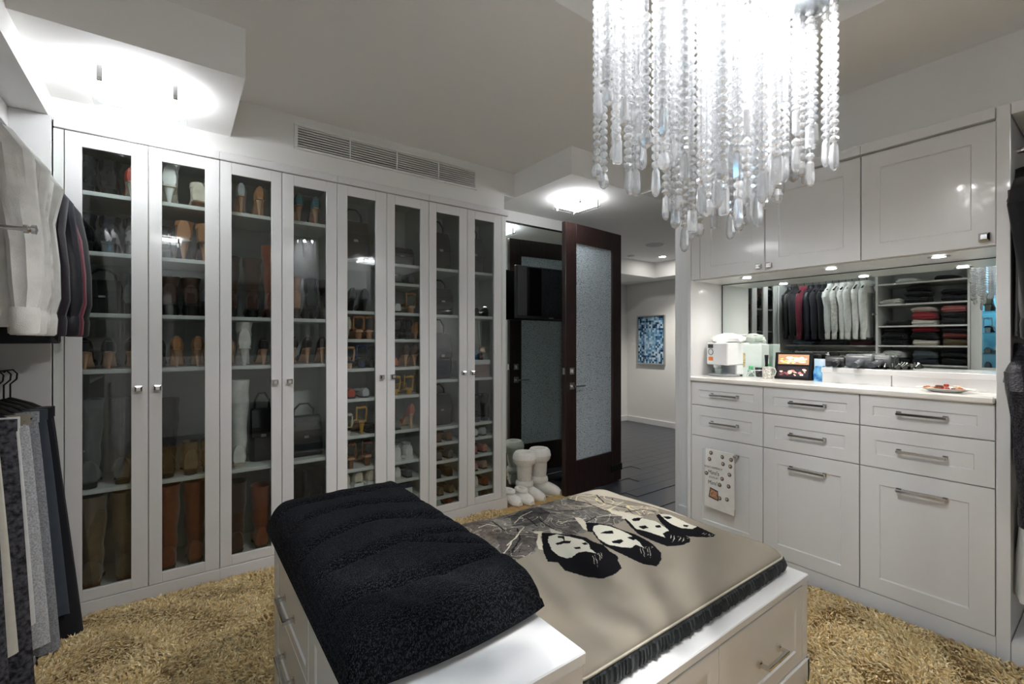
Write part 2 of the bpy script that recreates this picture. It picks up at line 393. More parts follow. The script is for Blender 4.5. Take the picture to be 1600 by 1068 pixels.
# ================================================================== glass shoe cabinets
DX = [-0.41, -0.112, 0.183, 0.481, 0.783, 1.094, 1.392, 1.696, 2.0]
PANEX = [(-.351, -.177), (-.059, .118), (.237, .427), (.542, .721), (.845, 1.021), (1.149, 1.329), (1.449, 1.631), (1.76, 1.929)]
ZD0, ZD1, ZP0, ZP1 = 0.10, 2.252, 0.15, 2.19
YB = 3.235
SHZ = {1: [2.0, 1.72, 1.43, 1.163, .60], 2: [2.0, 1.72, 1.43, 1.163, .60], 3: [2.0, 1.43, 1.163, .60], 4: [2.0, 1.43, 1.163, .60],
       5: [1.81, 1.487, 1.31, 1.125, .936, .705, .497, .374], 6: [1.81, 1.684, 1.487, 1.31, 1.125, .936, .705, .497, .374, .256],
       7: [1.81, 1.483, 1.025, .692, .582, .454, .329, .203], 8: [1.81, 1.483, 1.025, .692, .582, .454, .329, .203]}
UL = ['white glass-door shoe cabinet next to the hanging clothes, tan boots at its foot',
      'white glass-door shoe cabinet holding the tall white boot',
      'white glass-door shoe cabinet with many low shelves of sandals and sneakers',
      'white glass-door shoe cabinet at the mirror end, flats on its low shelves']
gmp = lambda u, v, n: (u, YG - n, v)
for k in range(4):
    x0, x1, xm = DX[2 * k], DX[2 * k + 2], DX[2 * k + 1]
    if k == 0: x0 = -0.445
    if k == 3: x1 = 2.04
    t = thing('glass_cabinet', UL[k], 'cabinet', ((x0 + x1) / 2, 3.05, 0), group=None, world=True)
    b = MB()
    b.box(x0, x0 + .018, YG + .022, YB, .0, 2.252).box(x1 - .018, x1, YG + .022, YB, .0, 2.252).box(x0, x1, YB - .01, YB, .1, 2.252)
    b.box(xm - .009, xm + .009, YG + .03, YB - .01, .12, 2.252)
    if k == 0: b.box(x0, DX[0] - .002, YG - .0, YG + .022, 0.1, 2.252)
    if k == 3: b.box(DX[8] + .002, x1, YG, YG + .022, 0.1, 2.252)
    part('carcass', b, INNER, t)
    part('top_panel', MB().box(x0, x1, YG + .022, YB, 2.253, 2.27), INNER, t)
    part('bottom_panel', MB().box(x0 + .018, x1 - .018, YG + .03, YB - .01, .1, .12), SHELF, t)
    part('plinth', MB().box(x0, x1 + (.012 if k == 3 else 0), YG - .004, YG + .03, 0.0, .097, .002), LACQ, t)
    part('crown', MB().box(x0, x1 + (.02 if k == 3 else 0), YG - .006, YG + .045, 2.256, 2.300, .003), LACQ, t)
    for dk in (0, 1):
        ci = 2 * k + dk
        a, c = DX[ci] + .0015, DX[ci + 1] - .0015
        p0, p1 = PANEX[ci]
        fr = MB()
        for bx in ((a, p0, ZD0, ZD1), (p1, c, ZD0, ZD1), (p0, p1, ZD0, ZP0), (p0, p1, ZP1, ZD1)):
            fr.box(bx[0], bx[1], YG - .001, YG + .02, bx[2], bx[3], .0015)
        d = part('door', fr, LACQ, t)
        part('pane', MB().box(p0 - .004, p1 + .004, YG + .008, YG + .012, ZP0 - .004, ZP1 + .004), PANE, d)
        kx = (c - .035) if dk == 0 else (a + .035)
        part('knob', crystal_knob(gmp, kx, 1.068, 0.001), CHROME, d)
        s0 = (x0 + .018) if dk == 0 else (xm + .009); s1 = (xm - .009) if dk == 0 else (x1 - .018)
        for z in SHZ[ci + 1]:
            part('shelf', MB().box(s0, s1, YG + .03, YB - .01, z - .02, z, .0015), SHELF, t)

# ================================================================== drawer cabinets on the other wall
rmp = lambda u, v, n: (XR - n, u, v)
BY = [1.694, 1.247, .793, .335]
BL = ['white base cabinet under the coffee machine with a printed towel on its door',
      'white base cabinet under the digital photo frame, two drawers and pull-out front',
      'white base cabinet under the snack plate, two drawers and pull-out front']
for k in range(3):
    y1, y0 = BY[k], BY[k + 1]
    t = thing('base_cabinet', BL[k], 'cabinet', (2.86, (y0 + y1) / 2, 0), world=True)
    part('carcass', MB().box(XR + .022, 3.05, y0 + .001, y1 - .001, .1, 1.04), INNER, t)
    part('plinth', MB().box(XR + .002, 3.05, y0, y1, .016, .099), LACQ, t)
    part('toe_gap', MB().box(XR + .03, 3.05, y0, y1, 0, .016), LACQ, t)
    for (z0, z1, nm) in ((.893, 1.04, 'drawer'), (.70, .889, 'drawer'), (.102, .696, 'pull_out_front')):
        f = part(nm, shaker(MB(), lambda u, v, n: (XR + .02 - n, u, v), y0 + .002, y1 - .002, z0, z1, .02, .05 if nm == 'drawer' and z0 > .8 else .06 if nm == 'drawer' else .075, .007), LACQ, t)
        if nm == 'drawer' and z0 > .8: f.data.update()
        zc = (z0 + z1) / 2 if nm == 'drawer' else .615
        if k == 0 and nm != 'drawer': zc = .615
        part('handle', bar_handle(rmp, (y0 + y1) / 2, zc, 0, .17), CHROME, f)
solid('end_panel', 'narrow white end panel of the drawer cabinets beside the doorway', 'panel', MB()  .box(XR, 3.055, 1.697, 1.722, .0, 2.19, .001), LACQ)
solid('countertop', 'pale stone countertop running over the three drawer cabinets', 'countertop',
      MB().box(XR - .018, 3.05, .336, 1.695, 1.042, 1.072, .006), COUNT)
lg = thing('counter_ledge', 'long white boxed ledge along the mirror on the countertop', 'ledge', (2.96, .7, 1.072), world=True)
part('left_box', MB().box(2.87, 3.042, .72, 1.022, 1.072, 1.152, .002), LACQ, lg)
part('right_box', MB().box(2.87, 3.042, .336, .717, 1.072, 1.152, .002), LACQ, lg)
part('top_lip', MB().box(2.866, 3.042, .336, 1.026, 1.126, 1.1535, .002), LACQ, lg)
bm_ = thing('backsplash_mirror', 'wide mirror between countertop and upper cabinets', 'mirror', (3.05, 1.0, 1.072), world=True)
part('mirror_pane', MB().box(3.046, 3.052, .336, 1.694, 1.073, 1.684), MIRROR, bm_)
part('edge_strip', MB().box(3.044, 3.046, 1.690, 1.694, 1.073, 1.684).box(3.044, 3.046, .336, 1.694, 1.681, 1.684), DARKMET, bm_)
UY = [1.694, 1.237, .788, .331]
ul = thing('upper_cabinet', 'two-door white upper cabinet over the coffee machine and photo frame', 'cabinet', (2.86, 1.24, 1.685), world=True)
ur = thing('upper_cabinet', 'wide single-door white upper cabinet over the snack plate', 'cabinet', (2.86, .56, 1.685), world=True)
for t, ya, yb in ((ul, .789, 1.694), (ur, .336, .787)):
    part('carcass', MB().box(XR + .022, 3.05, ya, yb, 1.685, 2.2), LACQ, t)
    part('crown', MB().box(XR - .008, 2.89, ya, yb + (.03 if t is ul else 0), 2.2, 2.246, .002), LACQ, t)
for t, (y0, y1), ky in ((ul, (1.237, 1.634), 1.265), (ul, (.788, 1.237), 1.208), (ur, (.333, .788), .365)):
    d = part('door', shaker(MB(), lambda u, v, n: (XR + .02 - n, u, v), y0 + .002, y1 - .002, 1.69, 2.19, .02, .07, .007), LACQ, t)
    part('knob', crystal_knob(rmp, ky, 1.722, 0.0, .013 if t is ul else .017), CHROME, d)
part('filler', MB().box(XR + .002, XR + .022, 1.636, 1.694, 1.69, 2.19), LACQ, ul)
for y, lb in ((1.40, 'coffee machine'), (.955, 'hair tools'), (.53, 'snack plate')):
    downlight(2.80, y, 1.684, 'small lit round downlight under the upper cabinets above the ' + lb, .03, watt=1.5, spot=140)
solid('wall_panel_right', 'tall white gable panel between drawer cabinets and open closet', 'panel', MB().box(XR, 3.05, .294, .334, 0, 2.246, .002), LACQ)

# ================================================================== island: chest and bench
imy = lambda u, v, n: (u, .738 + .018 - n, v)
imx = lambda u, v, n: (.28 + .018 - n, u, v)
ch = thing('drawer_chest', 'glossy white chest of drawers under the dark folded quilt', 'chest', (.51, 1.28, 0), world=True)
part('carcass', MB().box(.299, .741, .757, 1.82, 0, .57), LACQ, ch)
part('top', MB().box(.276, .745, .732, 1.825, .572, .6, .003), LACQ, ch)
part('side_stile', MB().box(.281, .299, .738, .775, 0, .57).box(.281, .299, 1.785, 1.82, 0, .57).box(.281, .299, 1.255, 1.29, 0, .57), LACQ, ch)
for (ya, yb) in ((1.292, 1.783), (.777, 1.253)):
    for (za, zb) in ((.39, .566), (.205, .386), (.03, .2)):
        f = part('drawer', shaker(MB(), imx, ya, yb, za, zb, .018, .03, .005), LACQ, ch)
        part('handle', bar_handle(lambda u, v, n: (.28 - n, u, v), (ya + yb) / 2, (za + zb) / 2, 0, .15, .034), CHROME, f)
part('front_panel', shaker(MB(), imy, .282, .741, .02, .568, .018, .05, .006), LACQ, ch)
bn = thing('drawer_bench', 'low white drawer bench under the printed cushion', 'bench', (1.34, 1.28, 0), world=True)
part('carcass', MB().box(.747, 1.92, .757, 1.82, .0, .385), LACQ, bn)
part('top', MB().box(.747, 1.94, .736, 1.825, .387, .413, .003), LACQ, bn)
part('base_moulding', MB().box(.747, 1.94, .732, .757, 0, .1, .004).box(1.92, 1.943, .732, 1.82, 0, .1, .004), LACQ, bn)
part('corner_post', MB().box(1.892, 1.935, .738, .78, .1, .385, .002), LACQ, bn)
for (xa, xb) in ((1.315, 1.888), (.75, 1.31)):
    f = part('drawer', shaker(MB(), imy, xa, xb, .105, .38, .018, .05, .006), LACQ, bn)
    part('handle', bar_handle(lambda u, v, n: (u, .738 - n, v), (xa + xb) / 2 + .03, .225, 0, .15, .034), CHROME, f)
part('side_panel', shaker(MB(), lambda u, v, n: (1.92 - .018 + n, u, v), .79, 1.8, .11, .38, .034, .06, .006), LACQ, bn)

# ================================================================== soft things on the island
# folded dark quilt on the chest
def smooth01(t): t = np.clip(t, 0, 1); return t * t * (3 - 2 * t)
def quilt():
    nx, ny = 70, 130
    x0, x1, y0, y1 = .262, .752, .895, 1.835
    us = np.linspace(0, 1, nx); vs = np.linspace(0, 1, ny)
    U, V = np.meshgrid(us, vs, indexing='ij')
    ex = np.minimum(U, 1 - U) * (x1 - x0); ey = np.minimum(V, 1 - V) * (y1 - y0)
    edge = np.sqrt(1 - (1 - np.clip(ex / .06, 0, 1)) ** 2) * np.sqrt(1 - (1 - np.clip(ey / .05, 0, 1)) ** 2)
    h = .04 + .088 * edge
    h += .018 * np.sin(math.pi * U) * np.sin(math.pi * V)
    # quilting seams: curved cross lines plus two shallow arcs
    seam = np.zeros_like(h)
    for c, bow, sg in ((.13, .05, 1), (.31, .07, 1), (.50, .06, 1), (.68, .07, 1), (.86, .05, 1)):
        d = (V - (c + bow * np.sin(math.pi * U) * (1 - .35 * U) + .015 * np.sin(7 * U + c * 9))) * (y1 - y0)
        seam += np.exp(-(d / .017) ** 2) * (.55 + .45 * smooth01(ex / .1))
    for (ua, va, ub, vb) in ((.55, .34, 1.0, .18), (.5, .56, 1.0, .40), (.45, .74, 1., .62)):
        t = np.clip(((U - ua) * (ub - ua) + (V - va) * (vb - va)) / ((ub - ua) ** 2 + (vb - va) ** 2), 0, 1)
        d = np.hypot((U - ua - t * (ub - ua)) * .5, (V - va - t * (vb - va)) * .95)
        seam += .6 * np.exp(-(d / .011) ** 2)
    h -= .036 * np.clip(seam, 0, 1.2) * edge
    wr = np.sin(38 * U + 9 * np.sin(6 * V)) * np.sin(13 * V + 5 * U) * .0016 + .0028 * np.sin(24 * (U + .35 * V) + 3 * np.sin(9 * V)) * smooth01((.3 - V) / .2)
    h += wr * edge
    inset = .012 * (1 - edge)
    X = x0 + U * (x1 - x0); Y = y0 + V * (y1 - y0)
    Y = Y - .05 * (1 - V) ** 2 * np.sin(math.pi * (U * .5)) * .0 - .02 * np.sin(3.2 * U) * (1 - V)
    Z = .602 + h
    v = [(X[i, j], Y[i, j], Z[i, j]) for i in range(nx) for j in range(ny)]
    f = [(i * ny + j, (i + 1) * ny + j, (i + 1) * ny + j + 1, i * ny + j + 1) for i in range(nx - 1) for j in range(ny - 1)]
    # side skirt rolling under to the chest top
    border = [(i, 0) for i in range(nx)] + [(nx - 1, j) for j in range(1, ny)] + [(i, ny - 1) for i in range(nx - 2, -1, -1)] + [(0, j) for j in range(ny - 2, 0, -1)]
    cx, cy = (x0 + x1) / 2, (y0 + y1) / 2
    rows = [[i * ny + j for i, j in border]]
    for (k, zz) in ((.006, .55), (-.012, .1), (-.03, 0.0)):
        r = []
        for (i, j) in border:
            x, y, z = v[i * ny + j]
            dx, dy = x - cx, y - cy
            l = math.hypot(dx / (x1 - x0), dy / (y1 - y0))
            r.append(len(v)); v.append((x + k * dx / (x1 - x0) * 1.6, y + k * dy / (y1 - y0) * 1.6, .602 + (z - .602) * zz))
        rows.append(r)
    n = len(border)
    for a, b in zip(rows[:-1], rows[1:]):
        for q in range(n): f.append((a[q], a[(q + 1) % n], b[(q + 1) % n], b[q]))
    f.append(tuple(rows[-1]))
    return MB().add(v, f)
QM = mat('dark_linen', '#07080b', 0.95, spec=.15, var=0.5, vscale=60, bump=0.0, col2='#12141a')
nt = QM.node_tree; tcq = nt.nodes.new('ShaderNodeTexCoord'); hs = []
for rot, sc_ in (((0, 0, 0), 560.0), ((0, 0, math.pi / 2), 430.0)):
    mpq = nt.nodes.new('ShaderNodeMapping'); mpq.inputs['Rotation'].default_value = rot; nt.links.new(tcq.outputs['Object'], mpq.inputs['Vector'])
    wv = nt.nodes.new('ShaderNodeTexWave'); wv.inputs['Scale'].default_value = sc_ / 6.28; wv.inputs['Distortion'].default_value = 10.0; wv.inputs['Detail'].default_value = 3; wv.inputs['Detail Scale'].default_value = 2.0
    nt.links.new(mpq.outputs[0], wv.inputs['Vector']); hs.append(wv)
mxh = nt.nodes.new('ShaderNodeMath'); mxh.operation = 'MULTIPLY'; nt.links.new(hs[0].outputs['Fac'], mxh.inputs[0]); nt.links.new(hs[1].outputs['Fac'], mxh.inputs[1])
bpq = nt.nodes.new('ShaderNodeBump'); bpq.inputs['Strength'].default_value = .8; bpq.inputs['Distance'].default_value = .004
nt.links.new(mxh.outputs[0], bpq.inputs['Height']); nt.links.new(bpq.outputs[0], nt.nodes['Principled BSDF'].inputs['Normal'])
rmp_ = nt.nodes.new('ShaderNodeValToRGB'); rmp_.color_ramp.elements[0].color = (*rgb('#0b0b0e'), 1); rmp_.color_ramp.elements[1].color = (*rgb('#3f424b'), 1)
rmp_.color_ramp.elements[0].position = .15; rmp_.color_ramp.elements[1].position = .8
nt.links.new(mxh.outputs[0], rmp_.inputs[0]); nt.links.new(rmp_.outputs[0], nt.nodes['Principled BSDF'].inputs['Base Color'])
solid('folded_quilt', 'dark charcoal quilt folded into a thick pad on the white chest', 'quilt', quilt(), QM, smooth=True)

# bench cushion with printed top and dark gathered sides
CX0, CX1, CY0, CY1 = .768, 1.905, .80, 1.76
CZ = .414
def cushion_h(X, Y):
    ex = np.minimum(X - CX0, CX1 - X); ey = np.minimum(Y - CY0, CY1 - Y)
    e = np.sqrt(np.clip(1 - (1 - np.clip(ex / .10, 0, 1)) ** 2, 0, 1)) * np.sqrt(np.clip(1 - (1 - np.clip(ey / .10, 0, 1)) ** 2, 0, 1))
    z = .468 + .036 * e + .016 * np.sin(math.pi * (X - CX0) / (CX1 - CX0)) * np.sin(math.pi * (Y - CY0) / (CY1 - CY0))
    z += .005 * np.sin(9 * X + 3 * Y) * e + .005 * np.sin(6 * X - 12 * Y + 2 * np.sin(5 * X)) * e + .012 * np.exp(-((X - 1.02) / .2) ** 2 - ((Y - 1.55) / .14) ** 2)
    return z
def cushion():
    nx, ny = 520, 430
    # rounded-corner remap
    us = np.linspace(0, 1, nx); vs = np.linspace(0, 1, ny); U, V = np.meshgrid(us, vs, indexing='ij')
    X = CX0 + U * (CX1 - CX0); Y = CY0 + V * (CY1 - CY0)
    Z = cushion_h(X, Y)
    rc = .05
    cxr = np.clip(X, CX0 + rc, CX1 - rc); cyr = np.clip(Y, CY0 + rc, CY1 - rc)
    dx, dy = X - cxr, Y - cyr; m = np.maximum(np.abs(dx), np.abs(dy)); l = np.hypot(dx, dy) + 1e-9
    k = np.where((np.abs(dx) > 1e-9) & (np.abs(dy) > 1e-9), m / l, 1.0)
    X = cxr + dx * k; Y = cyr + dy * k
    verts = np.stack([X, Y, Z], -1).reshape(-1, 3)
    I, J = np.meshgrid(np.arange(nx - 1), np.arange(ny - 1), indexing='ij')
    a = (I * ny + J).ravel(); faces = np.stack([a, a + ny, a + ny + 1, a + 1], -1)
    # ---- print, drawn in the plane of the cushion top
    P = np.stack([X.ravel(), Y.ravel()], -1)
    def q(pts): return np.array([on_z(800 + x / 4.85, 760 + y / 4.85, .508) for x, y in pts])
    def inside(poly):
        res = np.zeros(len(P), bool); n = len(poly)
        bb = (P[:, 0] > poly[:, 0].min()) & (P[:, 0] < poly[:, 0].max()) & (P[:, 1] > poly[:, 1].min()) & (P[:, 1] < poly[:, 1].max())
        idx = np.nonzero(bb)[0]; px, py = PW[idx, 0], PW[idx, 1]; r = np.zeros(len(idx), bool)
        for i in range(n):
            xa, ya = poly[i]; xb, yb = poly[(i + 1) % n]
            c = ((ya > py) != (yb > py)) & (px < (xb - xa) * (py - ya) / (yb - ya + 1e-12) + xa)
            r ^= c
        res[idx] = r; return res
    x, y = P[:, 0], P[:, 1]
    def nz(a, b, s): return np.sin(a * x * s + 2.1 * np.sin(b * y * s * .7 + 1.3 * np.sin(a * .6 * x * s))) * np.sin(b * y * s + 1.7 * np.sin(a * x * s * .5))
    PW = P + np.stack([.0016 * nz(130, 170, 1.0), .0016 * nz(160, 120, 1.1)], -1)
    col = np.tile(np.array(rgb('#938b7e')), (len(P), 1))
    def paint(pts, c, soft=None):
        m = inside(q(pts)); col[m] = rgb(c); return m
    # garments of the figures: greys with drawn folds
    g = inside(q([(-520, 330), (-420, 230), (-300, 190), (-60, 160), (150, 95), (300, 70), (500, 45), (640, 40), (760, 100), (900, 160), (1100, 190), (1110, 215), (860, 265), (760, 320), (640, 285), (555, 275), (565, 355), (470, 385), (330, 372), (235, 384), (180, 530), (0, 592), (-130, 500)]))
    base = np.array(rgb('#77736e')); sw = nz(21, 17, 1.0); fold = np.abs(np.sin(30 * x + 12 * y + 3.2 * sw + 2 * nz(45, 39, 1)))
    gc = base[None] * (1 + .28 * sw + .22 * nz(70, 55, 1.0) + .15 * nz(160, 140, 1))[:, None]
    gc = np.where((fold < .05)[:, None], np.array(rgb('#2e2c2d'))[None], gc); gc = np.where((fold > .9965)[:, None], np.array(rgb('#c9bfae'))[None], gc)
    f2 = np.abs(np.sin(55 * y - 22 * x + 4 * sw)); gc = np.where(((f2 < .022) & (sw > .2))[:, None], np.array(rgb('#d6ccba'))[None], gc)
    col[g] = gc[g]
    # paler garments of the two figures on the far side
    g2 = inside(q([(430, 60), (640, 30), (760, 90), (900, 150), (1110, 180), (1110, 215), (860, 245), (720, 190), (600, 150), (420, 120)]))
    lc = np.array(rgb('#a99f92'))[None] * (1 + .3 * nz(38, 26, 1.0))[:, None]
    lc = np.where((np.abs(np.sin(60 * x + 20 * y + 3 * sw)) < .12)[:, None], np.array(rgb('#3b3837'))[None], lc)
    lc = np.where((np.abs(np.sin(45 * y - 30 * x + 3 * sw)) > .97)[:, None], np.array(rgb('#ddd2a8'))[None], lc)
    col[g2] = lc[g2]
    # far hem in plain cream
    g3 = inside(q([(-560, 200), (-300, 150), (0, 120), (300, 30), (700, -10), (1000, 130), (1330, 215), (1320, 225), (1100, 175), (760, 80), (560, 48), (300, 66), (120, 92), (-60, 150), (-420, 225)]))
    col[g3] = rgb('#cfc6b6')
    paint([(160, 378), (235, 372), (215, 420), (240, 480), (235, 515), (200, 510)], '#d9d0bd'); paint([(280, 345), (340, 338), (385, 360), (370, 382), (300, 380)], '#cbc3b6')
    paint([(470, 225), (520, 235), (590, 300), (570, 345), (545, 330)], '#d9d0bd'); paint([(730, 195), (850, 210), (1000, 245), (860, 268), (770, 235)], '#d5ccba')
    def stroke(pts, wd, c):
        pq = q(pts); m = np.zeros(len(P), bool)
        for (xa, ya), (xb, yb) in zip(pq[:-1], pq[1:]):
            L2 = (xb - xa) ** 2 + (yb - ya) ** 2 + 1e-12
            t = np.clip(((PW[:, 0] - xa) * (xb - xa) + (PW[:, 1] - ya) * (yb - ya)) / L2, 0, 1)
            m |= ((PW[:, 0] - xa - t * (xb - xa)) ** 2 + (PW[:, 1] - ya - t * (yb - ya)) ** 2) < wd * wd
        col[m] = rgb(c)
    # bold drawn shapes of coats, lapels and arms
    for pts, c in (([(-10, 235), (60, 165), (190, 150), (290, 195), (240, 285), (110, 335), (0, 330)], '#4f4d4c'), ([(-480, 300), (-300, 250), (-120, 300), (-60, 420), (-150, 480)], '#6a625a'),
                   ([(320, 215), (470, 230), (540, 320), (480, 372), (330, 345), (270, 300)], '#5d5a58'), ([(560, 215), (700, 205), (840, 245), (760, 315), (650, 282)], '#63605d'),
                   ([(-130, 360), (40, 350), (200, 400), (170, 525), (10, 585), (-90, 500)], '#58534f'), ([(190, 120), (420, 85), (560, 120), (500, 175), (300, 170)], '#7c766f')):
        mk = paint(pts, c); col[mk] *= (1 + .32 * sw + .25 * nz(70, 55, 1.0) + .18 * nz(150, 130, 1.0))[mk][:, None]; fk = mk & ((fold < .045) | (np.abs(f2 - .5) < .012)); col[fk] = rgb('#252426'); fk = mk & (fold > .994) & (sw > 0); col[fk] = rgb('#c4bba9')
    for pts in (([(180, 155), (330, 180), (470, 175), (560, 165)]), ([(200, 215), (260, 200), (330, 205)]), ([(205, 265), (240, 300), (330, 350), (470, 380)]), ([(560, 270), (640, 235), (760, 250)]), ([(-60, 240), (10, 210), (110, 250), (190, 330)]),
                ([(-300, 230), (-150, 270), (-60, 360), (20, 350)]), ([(40, 350), (60, 430), (0, 520)]), ([(640, 60), (700, 130), (860, 180)]), ([(420, 90), (560, 120), (720, 200)]), ([(860, 210), (1000, 190), (1090, 205)])):
        stroke(pts, .0034, '#1c1b1d')
    for pts in (([(370, 285), (420, 258), (500, 255), (560, 240)]), ([(640, 238), (720, 232), (840, 238)]), ([(-40, 470), (30, 420), (90, 340)]), ([(-90, 545), (-20, 480), (0, 440)]), ([(20, 300), (70, 230), (150, 190)]), ([(-250, 330), (-180, 300), (-120, 320)]),
                ([(480, 140), (560, 150), (640, 140)]), ([(760, 130), (860, 150), (960, 190)])):
        stroke(pts, .0028, '#d2c9b8')
    INK, CREAM = '#0e0e12', '#d8d5c6'
    strand = np.abs(np.sin(210 * (x + .25 * y) + .8 * np.sin(40 * y)))
    def head(hair, face, marks, shine=None):
        m = paint(hair, INK); paint(face, CREAM)
        for k in marks: paint(k, INK)
        if shine is not None:
            sx_ = np.array(shine, float); c0, c1 = (sx_[0] + sx_[1]) / 2, (sx_[2] + sx_[3]) / 2
            for k in range(6):
                u = (k + .5) / 6; pA = sx_[0] * (1 - u) + sx_[1] * u; pB = sx_[3] * (1 - u) + sx_[2] * u
                pB = pA + (pB - pA) * (.55 + .4 * math.sin(k * 2.2)); d_ = (sx_[1] - sx_[0]) / 34.0; mm = (pA + pB) / 2 + d_ * (2 + k % 3)
                paint([tuple(pA), tuple(mm), tuple(pB), tuple(mm - 1.6 * d_)], '#c9c2b7')
    head([(225, 385), (235, 520), (270, 595), (350, 600), (400, 650), (560, 690), (690, 712), (790, 685), (832, 650), (805, 600), (800, 560), (740, 520), (690, 470), (620, 440), (560, 400), (480, 380), (330, 378)],
         [(280, 410), (272, 450), (300, 510), (350, 550), (410, 565), (450, 560), (500, 520), (560, 510), (640, 530), (592, 490), (585, 455), (540, 420), (440, 395), (340, 385)],
         [[(345, 400), (392, 392), (405, 420), (398, 432), (378, 412), (350, 416)], [(330, 462), (392, 432), (448, 428), (438, 448), (395, 455), (345, 474)], [(520, 445), (560, 438), (578, 456), (552, 462)], [(470, 480), (515, 474), (525, 488), (485, 494)]],
         [(600, 540), (690, 510), (700, 560), (640, 690), (570, 670)])
    head([(560, 275), (570, 350), (610, 360), (640, 410), (690, 470), (800, 530), (900, 580), (1000, 615), (1100, 618), (1132, 560), (1130, 500), (1060, 430), (940, 375), (830, 345), (760, 315), (640, 285)],
         [(620, 310), (612, 340), (660, 420), (730, 470), (830, 490), (905, 490), (935, 458), (985, 472), (1000, 480), (965, 432), (900, 385), (830, 352), (740, 318), (660, 300)],
         [[(668, 372), (705, 358), (762, 352), (768, 378), (735, 380), (700, 376)], [(752, 442), (828, 424), (846, 440), (812, 462), (770, 458)], [(868, 402), (912, 394), (946, 410), (918, 424), (888, 414)]],
         [(960, 470), (1060, 450), (1080, 600), (980, 590)])
    head([(850, 265), (900, 320), (960, 370), (1060, 410), (1180, 445), (1290, 435), (1350, 410), (1350, 385), (1290, 345), (1200, 320), (1130, 290), (1000, 258), (900, 235)],
         [(870, 228), (960, 248), (1090, 270), (1160, 308), (1190, 330), (1140, 350), (1160, 380), (1060, 352), (1000, 340), (940, 330), (900, 290), (862, 258)],
         [[(905, 262), (945, 250), (985, 250), (960, 272), (920, 276)], [(960, 312), (1010, 300), (1035, 318), (990, 330)], [(1080, 300), (1120, 294), (1135, 310), (1095, 314)]],
         [(1190, 350), (1340, 380), (1300, 430), (1180, 420)])
    head([(1090, 228), (1130, 280), (1200, 330), (1340, 370), (1450, 378), (1530, 376), (1542, 360), (1480, 330), (1400, 295), (1330, 275), (1200, 230), (1130, 212)],
         [(1110, 215), (1200, 222), (1330, 275), (1400, 297), (1370, 315), (1280, 310), (1210, 286), (1160, 255)],
         [[(1140, 236), (1185, 232), (1215, 242), (1180, 254)], [(1300, 286), (1340, 290), (1330, 302), (1300, 298)]],
         [(1450, 340), (1540, 365), (1500, 378), (1420, 360)])
    me = bpy.data.meshes.new('printed_top')
    me.from_pydata(verts.tolist(), [], faces.tolist())
    ca = me.color_attributes.new('print', 'FLOAT_COLOR', 'POINT')
    ca.data.foreach_set('color', np.concatenate([col, np.ones((len(col), 1))], 1).astype(np.float32).ravel())
    me.polygons.foreach_set('use_smooth', [True] * len(me.polygons))
    # outline for the side band
    border = [i * ny for i in range(0, nx, 2)] + [(nx - 1) * ny + j for j in range(1, ny, 2)] + [i * ny + ny - 1 for i in range(nx - 2, -1, -2)] + [j for j in range(ny - 2, 0, -2)]
    return me, verts[border]
cu = thing('bench_cushion', 'beige bench cushion printed with four dark-haired heads', 'cushion', ((CX0 + CX1) / 2, (CY0 + CY1) / 2, CZ), world=True)
me, bor = cushion()
link('printed_top', me, attr_mat('printed_fabric', 0.95, bump=0.12, bscale=700), cu)
cc = bor.mean(0); rings = []
for (k, zf) in ((-.004, 1.0), (.010, .86), (.016, .5), (.010, .12), (-.01, 0.0)):
    r = []
    for i, p in enumerate(bor):
        d = p[:2] - cc[:2]; d = d / np.linalg.norm(d)
        rip = 1 + (.35 * math.sin(i * 1.7 + 2 * math.sin(i * .31)) + .3 * math.sin(i * .53 + 1)) * (0.25 < zf < .95 or zf == .12) * .7
        kk = k * rip
        r.append((p[0] + d[0] * kk, p[1] + d[1] * kk, CZ + (p[2] - CZ) * zf))
    rings.append(r)
MATS['printed_fabric'].node_tree.nodes['Principled BSDF'].inputs['Specular IOR Level'].default_value = .15
part('velvet_side_band', MB().loft(rings, cap=(False, True)), mat('dark_velvet', '#0c1519', 0.6, sheen=0.1, var=0.5, vscale=60, bump=0.5, bscale=120), cu, True)
part('piping', MB().tube([tuple(p + np.array([0, 0, .001])) for p in bor[::3]] + [tuple(bor[0])], .004, 6), mat('cream_piping', '#b9b3a3', 0.8, var=.05), cu, True)

